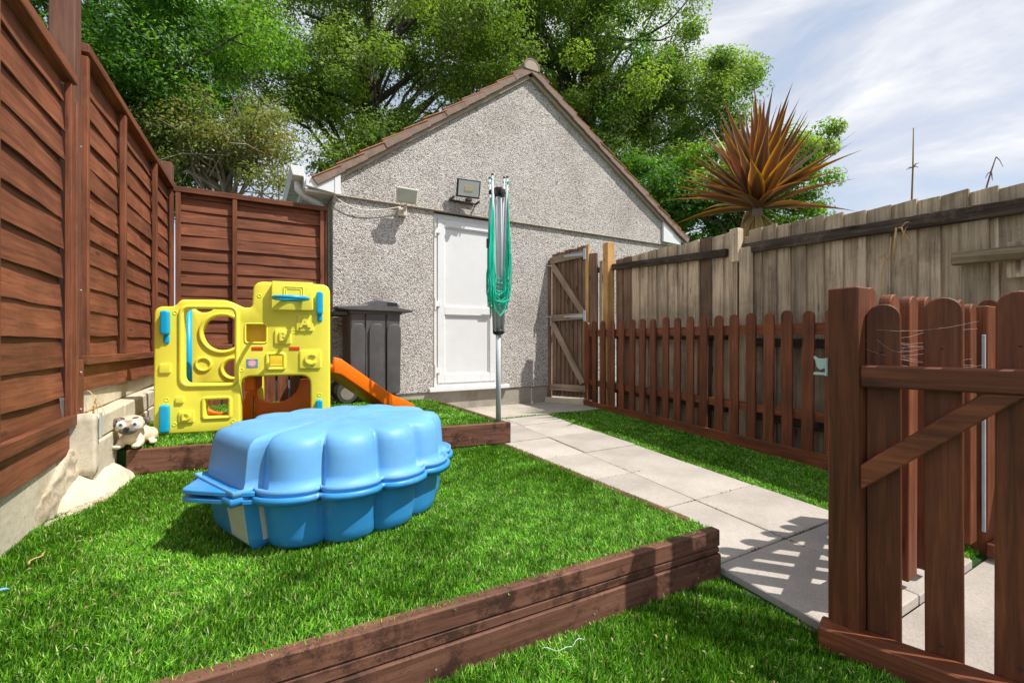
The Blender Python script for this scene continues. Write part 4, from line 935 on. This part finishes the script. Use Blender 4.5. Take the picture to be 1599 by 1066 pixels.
# ================================================================ WHEELIE BIN
wb = thing('wheelie_bin', 'dark grey wheelie bin standing against the pebbledash wall', 'bin', (.80, 4.62, Z2 + .012))
def loft(rings, n, cap=True):
    V = [p for r_ in rings for p in r_]; F = [(l*n+i, l*n+(i+1)%n, (l+1)*n+(i+1)%n, (l+1)*n+i) for l in range(len(rings)-1) for i in range(n)]
    if cap: F += [tuple(range(n))[::-1], tuple((len(rings)-1)*n+i for i in range(n))]
    return MB().add(V, F)
def rrect(x0, x1, y0, y1, z, r_=.04, seg=4): return [(x, y, z) for x, y in round_poly([(x0,y0),(x1,y0),(x1,y1),(x0,y1)], r_, seg)]
rings = [rrect(.07, .51, .03, .41, .03), rrect(.05, .52, .02, .42, .10), rrect(.045, .535, .012, .43, .5), rrect(.04, .55, .004, .44, .875), rrect(.028, .565, -.008, .452, .88), rrect(.028, .565, -.008, .452, .905)]
loft(rings, len(rings[0])).build('body', 'binplastic', wb, .0, smooth=False)
for u in (.195, .40): 
    o = MB().box(-.006, .006, -.008, .01, -.40, .42).build('groove', 'black', wb, .003); o.location = (u, .014, .46); o.rotation_euler = (R(1.6), 0, 0)
for xx in (.12, .30, .475):
    pts = round_poly([(xx-.068, .05), (xx+.068, .05), (xx+.072, .70), (xx+.05, .76), (xx-.05, .76), (xx-.072, .70)], .03, 4)
    o = link('moulded_panel', plate(pts, [], .016, .006), 'binplastic', wb, (0, .013, .02), (R(1.6), 0, 0))
lidp = [(-.085, .915), (-.085, .945), (.20, .968), (.235, 1.0), (.30, 1.025), (.49, 1.005), (.52, .955), (.66, .935), (.665, .905), (.64, .90), (.02, .905)]
MB().prism(lidp, -.045, .49).build('lid', 'binplastic', wb, .012, 2)
MB().box(.40, .50, -.049, -.044, .965, .992).build('lid_slot', 'black', wb)
MB().tube([(-.10, .02, .90), (-.10, .42, .90)], .018, 10).build('handle', 'binplastic', wb)
for y in (.06, .38): box('handle_arm', 'binplastic', wb, -.11, .04, y-.02, y+.02, .86, .90, .006)
for y in (-.02, .40):
    w_ = MB(); w_.tube([(.02, y, .10), (.02, y+.05, .10)], .10, 24); o = w_.build('wheel', 'rubber', wb, .008)
    MB().tube([(.02, y-.003, .10), (.02, y+.053, .10)], .062, 20).build('wheel_hub', 'wheelgrey', o)
MB().tube([(.02, -.01, .10), (.02, .44, .10)], .012, 8).build('axle', 'steel', wb)

# ================================================================ ROTARY AIRER
ra = thing('rotary_airer', 'folded rotary clothes airer with green lines at the lawn corner', 'clothes airer', (1.625, 3.02, Z2))
MB().tube([(0, 0, -.02), (0, 0, .72)], .0195, 14).build('ground_pole', 'galv', ra, smooth=True)
MB().tube([(0, 0, .70), (0, 0, 1.76)], .026, 16).build('mast', 'steel', ra, smooth=True)
hb = MB(); hb.tube([(0, 0, .665), (0, 0, .675), (0, 0, .70), (0, 0, .71)], [.028, .042, .044, .032], 16); hb.build('lower_hub', 'black', ra, smooth=True)
hb = MB(); hb.tube([(0, 0, 1.70), (0, 0, 1.77)], .033, 12); hb.box(-.075, .075, -.018, .018, 1.715, 1.745); hb.box(-.018, .018, -.075, .075, 1.715, 1.745); hb.build('top_hub', 'black', ra, .003)
arms = []
for k in range(4):
    a = R(28 + 90*k); d = Vector((math.cos(a), math.sin(a), 0)); p0 = d*.042 + Vector((0, 0, .69)); p1 = d*.080 + Vector((0, 0, 1.865 - .012*k)); arms.append((p0, p1))
    MB().tube([p0, p1], .009, 8).build('arm', 'steel', ra, smooth=True)
    MB().tube([p1, p1 + Vector((0, 0, .012))], .010, 8).build('arm_cap', 'black', ra); MB().tube([d*.035 + Vector((0, 0, 1.0)), d*.062 + Vector((0, 0, 1.71))], .006, 6).build('strut', 'steel', ra)
    MB().tube([p1 - Vector((0,0,.03)) - d*.012, p1 - Vector((0,0,.03)) + d*.014], .008, 6).build('line_knot', 'cord', ra)
mb = MB(); g = random.Random(5)
for k in range(4):
    A, B = arms[k], arms[(k+1) % 4]
    for j in range(17):
        f = .985 - .040*j; a = A[0].lerp(A[1], f); b_ = B[0].lerp(B[1], f); sag = (1.02 - .052*j) * g.uniform(.76, 1.04)
        oa = Vector((a.x, a.y, 0)).normalized(); ob = Vector((b_.x, b_.y, 0)).normalized(); ba, bb = g.uniform(-.012, .034), g.uniform(-.012, .034); ja, jb = Vector((g.uniform(-.016, .016), g.uniform(-.016, .016), 0)), Vector((g.uniform(-.016, .016), g.uniform(-.016, .016), 0)); pts = []
        for i in range(19):
            t_ = i/18; s_ = 1 - abs(2*t_-1); k_ = min(1, max(0, (t_-.40)/.20)); k_ = k_*k_*(3-2*k_); w_ = min(1, s_*2.2)
            p = (a + (oa*ba + ja)*w_).lerp(b_ + (ob*bb + jb)*w_, k_); p.z = a.z - sag*(s_ if s_ < .8 else .8 + .2*(1 - (1 - (s_-.8)/.2)**2)) ; pts.append(p)
        mb.tube(pts, .0034, 4, False)
for i in range(8):                                                # loops round the lower mast
    z = .86 + .032*i; mb.tube([(.045*math.cos(t_)*1.0, .045*math.sin(t_), z - .02*math.sin(t_ + 2)) for t_ in [R(a) for a in range(200, 345, 18)]], .0024, 4, False)
tag(mb.build('line_cord', 'cord', ra, smooth=True), kind='stuff')
box('line_clip', 'black', ra, -.118, -.098, -.045, -.03, 1.30, 1.37, .003)

# ================================================================ PUG FIGURINE
pgx = onz(205, 704, .355); pug = thing('pug_figurine', 'small cream resin pug ornament with big painted eyes', 'ornament', (-.575, 3.345, .353), R(-4))
def blob(parts, vox, mat, name, parent, smooth_it=4):
    bm = bmesh.new()
    for (c_, r_, rot) in parts:
        M_ = Matrix.Translation(c_) @ Matrix.Rotation(R(rot), 4, 'X') @ Matrix.Diagonal((*r_, 1)); bmesh.ops.create_icosphere(bm, subdivisions=3, radius=1, matrix=M_)
    me = bpy.data.meshes.new(name); bm.to_mesh(me); bm.free(); o = bpy.data.objects.new(name, me); C.objects.link(o)
    md = o.modifiers.new('r', 'REMESH'); md.mode = 'VOXEL'; md.voxel_size = vox; s_ = o.modifiers.new('s', 'SMOOTH'); s_.iterations = smooth_it; s_.factor = .5
    dg = bpy.context.evaluated_depsgraph_get(); dg.update(); m2 = bpy.data.meshes.new_from_object(o.evaluated_get(dg)); bpy.data.objects.remove(o)
    m2.materials.clear(); return link(name, m2, mat, parent, smooth=True)
blob([((.015, .05, .055), (.062, .085, .055), 0), ((.055, .085, .045), (.04, .055, .045), 0), ((-.04, .085, .04), (.04, .05, .04), 0), ((0, -.01, .06), (.05, .05, .055), 0),
      ((-.045, -.045, .03), (.02, .035, .03), 25), ((.04, -.045, .03), (.02, .035, .03), 25), ((-.055, -.075, .014), (.022, .03, .014), 0), ((.03, -.08, .014), (.022, .03, .014), 0), ((.085, .02, .014), (.02, .035, .014), 0), ((0, -.02, .10), (.05, .045, .04), 0)], .0055, 'dogcream', 'body', pug)
blob([((0, -.045, .135), (.066, .055, .048), 0), ((-.03, -.08, .12), (.032, .03, .028), 0), ((.03, -.08, .12), (.032, .03, .028), 0), ((0, -.065, .158), (.05, .035, .02), 0)], .005, 'dogface', 'head', pug)
blob([((-.018, -.106, .104), (.024, .02, .017), 0), ((.018, -.106, .104), (.024, .02, .017), 0), ((0, -.10, .094), (.032, .02, .014), 0), ((0, -.112, .114), (.016, .012, .012), 0)], .004, 'doggrey', 'muzzle', pug)
blob([((0, -.128, .121), (.014, .008, .009), 0)], .003, 'dogblack', 'nose', pug)
for s_ in (-1, 1):
    blob([((s_*.032, -.099, .137), (.022, .012, .022), 0)], .003, 'dogwhite', 'eye', pug, 2)
    MB().tube([(s_*.031, -.1085, .138), (s_*.031, -.1115, .138)], [.010, .009], 14).build('iris', 'dogiris', pug); MB().tube([(s_*.031, -.1117, .138), (s_*.031, -.1130, .138)], [.0048, .004], 12).build('pupil', 'dogblack', pug)
    e_ = blob([((s_*.066, -.04, .158), (.022, .02, .010), 0), ((s_*.076, -.048, .142), (.012, .014, .022), 0)], .004, 'doggrey', 'ear', pug)
    for z, x0 in ((.160, .010), (.168, .016)): MB().tube([(s_*x0, -.092, z), (s_*(x0+.012), -.090, z+.006), (s_*(x0+.026), -.082, z+.006)], .003, 5).build('wrinkle', 'doggrey', pug)
    for q in (-1, 0, 1): MB().tube([((-.055 if s_ < 0 else .03) + q*.009, -.108, .016), ((-.055 if s_ < 0 else .03) + q*.009, -.110, .008)], .003, 5).build('claw', 'doggrey', pug)
MB().tube([(0, -.121, .112), (0, -.124, .104), (0, -.122, .098)], .0018, 5).build('mouth_line', 'dogblack', pug)

# ================================================================ small loose things
bs = thing('plastic_scrap', 'small torn blue plastic scrap lying on the turf', 'litter', onz(6, 921, Z1 + .02))
MB().add([(-.05,-.01,0),(.005,-.004,.004),(.014,.0,.0),(.004,.006,.005),(-.05,.008,.002),(-.02,0,.008)], [(0,1,5),(1,2,5),(2,3,5),(3,4,5),(4,0,5)]).build('scrap_sheet', 'blue_top', bs)
gs = thing('string', 'pale green loose string lying on the lower turf', 'string', onz(880, 1010, .01))
MB().tube([(-.075+.0115*i, .012*math.cos(i*.55) - .004*i*.5, .012 + .005*math.sin(i*1.3)) for i in range(14)], .0013, 5).build('strand', 'latchmetal', gs, smooth=True)
def twig(p, L_, a, i):
    o = thing('twig', ('pale dry twig at the foot of the timber edge', 'dry twig beside the cement footing')[i], 'twig', p, a)
    MB().tube([(L_*(k/6-.5), .006*math.sin(k*1.4), .006+.003*math.sin(k)) for k in range(7)], [.0025]*6 + [.0012], 5).build('stick', 'stem_dry', o)
twig(onz(690, 1052, .0), .13, R(28), 0); twig(onz(60, 872, Z1 + .02), .10, R(80), 1)

# ================================================================ PLANTS
# bronze cordyline behind the weathered fence
cp = Vector((4.72, 2.91)); CZ = 2.36
cy_ = thing('cordyline', 'bronze cordyline palm with gold-edged sword leaves above the fence', 'plant', (cp.x, cp.y, -.12))
MB().tube([(0.03, 0, 0), (.02, .01, .8), (-.01, 0, 1.6), (0, 0, CZ + .16)], [.075, .065, .058, .05], 10).build('trunk', 'bark_pale', cy_, smooth=True)
g = random.Random(12)
def sword(Lg, w, droop, fold, cols, n=7):
    V = []; Cc = []; F = []
    for i in range(n+1):
        t_ = i/n; ww = w * (.42 + .58*math.sin(math.pi*min(1, t_*1.15 + .10))) * (1 - t_**3.2); ww = max(ww, .0006)
        x = Lg*t_; z = -droop*Lg*t_**2.4
        V += [(x, -ww/2, z + fold*ww), (x, -ww*.30, z + fold*ww*.4), (x, 0, z), (x, ww*.30, z + fold*ww*.4), (x, ww/2, z + fold*ww)]
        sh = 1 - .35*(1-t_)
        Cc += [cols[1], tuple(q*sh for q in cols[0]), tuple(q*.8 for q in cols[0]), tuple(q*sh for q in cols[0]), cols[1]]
    for i in range(n):
        for j in range(4): F.append((i*5+j, (i+1)*5+j, (i+1)*5+j+1, i*5+j+1))
    return npmesh('leaf', np.array(V), np.array(F), np.array(Cc), 4)
bron = [((.17, .07, .045), (.17, .085, .04)), ((.20, .08, .04), (.50, .20, .03)), ((.18, .08, .03), (.70, .38, .02)), ((.19, .11, .085), (.36, .24, .17)), ((.14, .068, .05), (.50, .32, .06))]
for i in range(96):
    f = i / 95; el = R(88 - 80*f**1.15 + g.uniform(-7, 7)); az = i*2.39996 + g.uniform(-.25, .25)
    Lg = (1.06 if el > R(60) else .98 if el > R(20) else .86) * g.uniform(.82, 1.08)
    me = sword(Lg, g.uniform(.11, .16), g.uniform(-.03, .10) + (g.uniform(.06, .2) if el < R(25) else 0), .22, g.choice(bron))
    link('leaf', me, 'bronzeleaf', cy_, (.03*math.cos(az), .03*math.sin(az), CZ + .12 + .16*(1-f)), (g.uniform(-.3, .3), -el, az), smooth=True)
for i in range(16):
    az = i*.40 + g.uniform(-.2, .2); me = sword(g.uniform(.55, .8), .075, .12, .2, ((.42, .34, .14), (.50, .42, .2)))
    link('leaf', me, 'bronzeleaf', cy_, (.03*math.cos(az), .03*math.sin(az), CZ + .07), (0, R(g.uniform(45, 68)), az), smooth=True)

# dry stalks behind and on the fence
def stalk(name, label, pts, rad, mat, twigs=0, seed=0, cat='stalk'):
    o = thing(name, label, cat, pts[0]); b_ = Vector(pts[0]); g2 = random.Random(seed)
    MB().tube([Vector(p) - b_ for p in pts], [rad*(1-.6*i/(len(pts)-1)) for i in range(len(pts))], 6).build('stem', mat, o, smooth=True)
    for k in range(twigs):
        i = g2.randrange(len(pts)//2, len(pts)); p = Vector(pts[i]) - b_; q = p + Vector((g2.uniform(-.05, .05), g2.uniform(-.05, .05), g2.uniform(-.1, .04))); MB().tube([p, (p+q)/2 + Vector((0, 0, .012)), q], [rad*.5, rad*.4, rad*.2], 4).build('side_twig', mat, o)
    return o
def fpt(px, py, X): x, y, z = ray(px, py); t_ = X/x; return (t_*x, t_*y, CAMH + t_*z)
q = fpt(1424, 318, 4.4); stalk('dry_stalk', 'tall thin bare stalk rising behind the weathered fence', [(q[0], q[1], -.12), (q[0]+.01, q[1], 1.0), q, fpt(1426, 262, 4.4), fpt(1427, 200, 4.4)], .010, 'stem_brown', 7, 1)
q = fpt(1540, 296, 4.4); stalk('dry_stalk', 'short slanting bare stalk behind the weathered fence top', [(q[0]+.1, q[1], -.12), (q[0]+.05, q[1], 1.0), q, fpt(1548, 268, 4.4), fpt(1556, 245, 4.4)], .008, 'stem_brown', 5, 2)
fp = lambda px, py: fpt(px, py, 3.66)
stalk('bindweed', 'curling dry tan weed stem hanging on the weathered fence', [fp(1395, 405), fp(1398, 375), fp(1400, 356), fp(1408, 355), fp(1412, 365), fp(1408, 374)], .008, 'stem_dry', 4, 3, 'weed')
stalk('bindweed', 'green and tan weed stem climbing from behind the picket tops', [fp(1372, 590), fp(1374, 470), fp(1376, 430), fp(1382, 405), fp(1390, 398), fp(1392, 370)], .006, 'stem_dry', 6, 4, 'weed')
stalk('weed', 'short dry weed growing below the side gate', [(3.78, 4.60, .1), (3.785, 4.60, .2), (3.78, 4.61, .33)], .006, 'stem_dry', 5, 6, 'weed')
stalk('weed', 'small brown dead weed on the wall ledge below the fence', [(-.70, 3.12, .575), (-.695, 3.13, .62), (-.70, 3.14, .665)], .006, 'stem_dry', 9, 7, 'weed')

# ---- trees
def leaf_cloud(cent, rad, n, g, size, flat=.75, cols=None, droop=.3):
    """n leaf quads round each centre; returns verts, faces, colours"""
    k = len(cent); idx = g.integers(0, k, n); d = g.normal(0, 1, (n, 3)); d /= np.linalg.norm(d, axis=1)[:, None]; r_ = g.random(n)**.45
    p = cent[idx] + d * (rad[idx] * r_)[:, None] * np.array([1, 1, flat])
    nrm = d*.8 + g.normal(0, .55, (n, 3)) + np.array([.12, -.1, .7]); nrm /= np.linalg.norm(nrm, axis=1)[:, None]
    t_ = g.normal(0, 1, (n, 3)) + d*.8 - np.array([0, 0, droop]); t_ -= nrm*(t_*nrm).sum(1)[:, None]; t_ /= np.linalg.norm(t_, axis=1)[:, None]; s_ = np.cross(nrm, t_)
    L_ = size * g.uniform(.65, 1.35, n); w_ = L_ * g.uniform(.36, .52, n)
    V = np.stack([p - t_*(L_/2)[:, None], p + s_*(w_/2)[:, None] + nrm*(L_*.08)[:, None], p + t_*(L_/2)[:, None], p - s_*(w_/2)[:, None] + nrm*(L_*.08)[:, None]], 1).reshape(-1, 3)
    F = np.arange(n*4).reshape(-1, 4)
    cc = np.array(cols); cl = cc[g.integers(0, len(cc), k)][idx] * g.uniform(.7, 1.35, n)[:, None]
    return V, F, np.repeat(np.clip(cl, .003, 1), 4, 0)
def tree(name, label, base, lobes, nclump, nleaf, size, cols, seed, barkmat='bark', trunk_r=.16, clump=(.35, .75), limb=.05, twigs=0, shell_bias=.25, fork=.35, zmin=None):
    """lobes: (centre, radii) ellipsoids that make the crown"""
    g = np.random.default_rng(seed); base = np.array(base, float); vol = np.array([l[1][0]*l[1][1]*l[1][2] for l in lobes])**.7; pr_ = vol/vol.sum(); cs_ = []
    for _ in range(nclump):
        c_, r_ = lobes[g.choice(len(lobes), p=pr_)]; d = g.normal(0, 1, 3); d /= np.linalg.norm(d); cs_.append(np.array(c_) + d*np.array(r_)*g.random()**shell_bias)
    cs_ = np.array(cs_)
    if zmin is not None: cs_[:, 2] = np.maximum(cs_[:, 2], zmin + g.random(len(cs_))*.3)
    rad = g.uniform(*clump, nclump)
    t = thing(name, label, 'tree', tuple(base)); cen = cs_.mean(0); top = cen + np.array([0, 0, (cs_[:, 2].max() - cen[2])*.5])
    mb = MB(); fk = base + (cen - base)*fork; tp = [base, base + (fk-base)*.5 + np.array([.08, .05, 0]), fk, cen, top]
    mb.tube([Vector(p - base) for p in tp], [trunk_r, trunk_r*.85, trunk_r*.72, trunk_r*.42, trunk_r*.15], 10); mb.build('trunk', barkmat, t, smooth=True)
    lb_ = MB(); order = np.argsort(-np.linalg.norm(cs_ - cen, axis=1))
    nl = min(nclump, 46); mains = []
    for q, i in enumerate(order[::max(1, nclump//nl)][:nl]):
        f = g.uniform(.25, 1); st_ = fk + (top - fk)*f*.8 if q > 7 else fk + (cen-fk)*f*.5; e_ = cs_[i]; m1_ = st_ + (e_-st_)*.4 + np.array([0, 0, .12*np.linalg.norm(e_-st_)]) + g.normal(0, .10, 3); m2_ = st_ + (e_-st_)*.75 + g.normal(0, .12, 3) + np.array([0, 0, .06])
        r0 = limb*g.uniform(.7, 1.25); lb_.tube([Vector(p - base) for p in (st_, m1_, m2_, e_)], [r0, r0*.7, r0*.42, r0*.12], 6, False); mains.append((m1_, m2_, e_))
    for _ in range(twigs):
        m_ = mains[g.integers(len(mains))]; s_ = m_[0] + (m_[2]-m_[0])*g.random(); e_ = s_ + g.normal(0, .45, 3) + np.array([0, 0, .12]); lb_.tube([Vector(p - base) for p in (s_, (s_+e_)/2 + g.normal(0, .06, 3), e_)], [.012, .008, .003], 4, False)
    lb_.build('limbs', barkmat, t, smooth=True)
    V, F, cl = leaf_cloud(cs_, rad, nleaf, g, size, cols=cols)
    o = link('crown', npmesh('crown', V - base, F, cl, 4), 'foliage', t); o['kind'] = 'stuff'
    return t
ASH = [(.165, .25, .05), (.21, .305, .06), (.27, .37, .07), (.13, .21, .05), (.25, .32, .12)]
DARK = [(.07, .17, .025), (.105, .235, .03), (.16, .31, .04), (.05, .13, .024)]
OLIVE = [(.18, .21, .065), (.22, .26, .075), (.15, .21, .055), (.26, .23, .08)]
LIME = [(.15, .28, .03), (.10, .22, .03), (.19, .31, .04)]
def at(px, py, f): x, y, z = ray(px, py); return (f*x, f*y, CAMH + f*z)
# depth f is along the view axis
tree('broadleaf_tree', 'dense dark green tree overhanging the left lap fence', (-2.6, 9.2, -.12), [(at(120, 60, 7.4), (1.9, 1.5, 2.0)), (at(250, 120, 7.2), (1.3, 1.3, 1.6)), (at(330, 40, 7.6), (1.1, 1.2, 1.1)), (at(40, -60, 7.4), (2.0, 1.6, 2.0)), (at(200, 240, 7.0), (.8, 1.0, 1.0))], 210, 90000, .075, DARK, 21, trunk_r=.2, clump=(.30, .62))
tree('hawthorn', 'thin olive hawthorn with visible pale twigs behind back fence', (.1, 8.9, -.12), [(at(360, 205, 7.3), (1.0, .9, .62)), (at(300, 240, 7.3), (.8, .8, .7)), (at(420, 265, 7.3), (.6, .7, .6))], 110, 24000, .055, OLIVE, 22, 'bark_pale', .09, (.2, .42), .03, twigs=130, fork=.55)
tree('ash_tree', 'tall airy ash tree rising behind the left roof slope', (2.9, 14.2, -.12), [(at(480, 60, 12.4), (1.7, 2, 2.0)), (at(410, 110, 12.0), (1.2, 1.5, 1.6)), (at(740, 90, 12.8), (1.5, 1.8, 1.4)), (at(600, 150, 12.4), (1.9, 2, 1.5)), (at(680, 40, 12.6), (1.8, 2, 1.7)), (at(560, -60, 12.4), (2.6, 2, 1.6)), (at(480, 160, 12.4), (.9, 1.4, 1.0)), (at(610, 240, 12.4), (1.5, 1.6, .9)), (at(520, 260, 12.0), (.9, 1.2, .7))], 300, 118000, .10, ASH, 23, trunk_r=.26, clump=(.36, .74), limb=.075, twigs=60)
tree('ash_tree', 'broad sunlit ash tree filling the view behind the ridge', (9.0, 13.2, -.12), [(at(860, 40, 14.5), (2.3, 2.2, 2.1)), (at(1000, 70, 14.2), (2.2, 2.2, 2.2)), (at(1085, 160, 14.0), (1.5, 1.8, 1.5)), (at(980, 190, 14), (1.9, 2, 1.5)), (at(860, 150, 14.5), (1.7, 2, 1.3)), (at(780, 60, 14.5), (1.5, 2, 1.3)), (at(930, 240, 14), (1.5, 2, 1.2)), (at(1140, 120, 14.0), (.7, 1, .8)), (at(930, -60, 14.5), (2.6, 2.4, 1.6)), (at(760, -10, 14.5), (1.6, 2, 1.5)), (at(1120, 235, 13.5), (.8, 1.2, .9)), (at(1040, 290, 13.5), (1.0, 1.5, .9))], 400, 165000, .105, ASH + LIME[1:2], 24, trunk_r=.3, clump=(.38, .80), limb=.08, twigs=60)
tree('broadleaf_tree', 'dark shaded tree low behind the right roof slope', (9.3, 10.8, -.12), [(at(1010, 330, 12.4), (1.4, 1.2, 1.3)), (at(1070, 340, 12.0), (1.2, 1.2, .9)), (at(960, 300, 12.8), (1.0, 1.0, 1.0))], 60, 20000, .11, DARK, 25, trunk_r=.15, clump=(.3, .6))
tree('broadleaf_tree', 'bright green tree behind the bronze cordyline', (10.2, 7.0, -.12), [(at(1230, 290, 11.2), (1.1, 1.1, 1.1)), (at(1150, 320, 11.2), (1.0, 1.0, .9)), (at(1270, 225, 11.2), (.55, .6, .7)), (at(1290, 330, 11.2), (.4, .7, .35)), (at(1100, 290, 11.6), (.8, 1, .9))], 120, 32000, .09, LIME + ASH[2:4], 26, trunk_r=.12, clump=(.22, .48))
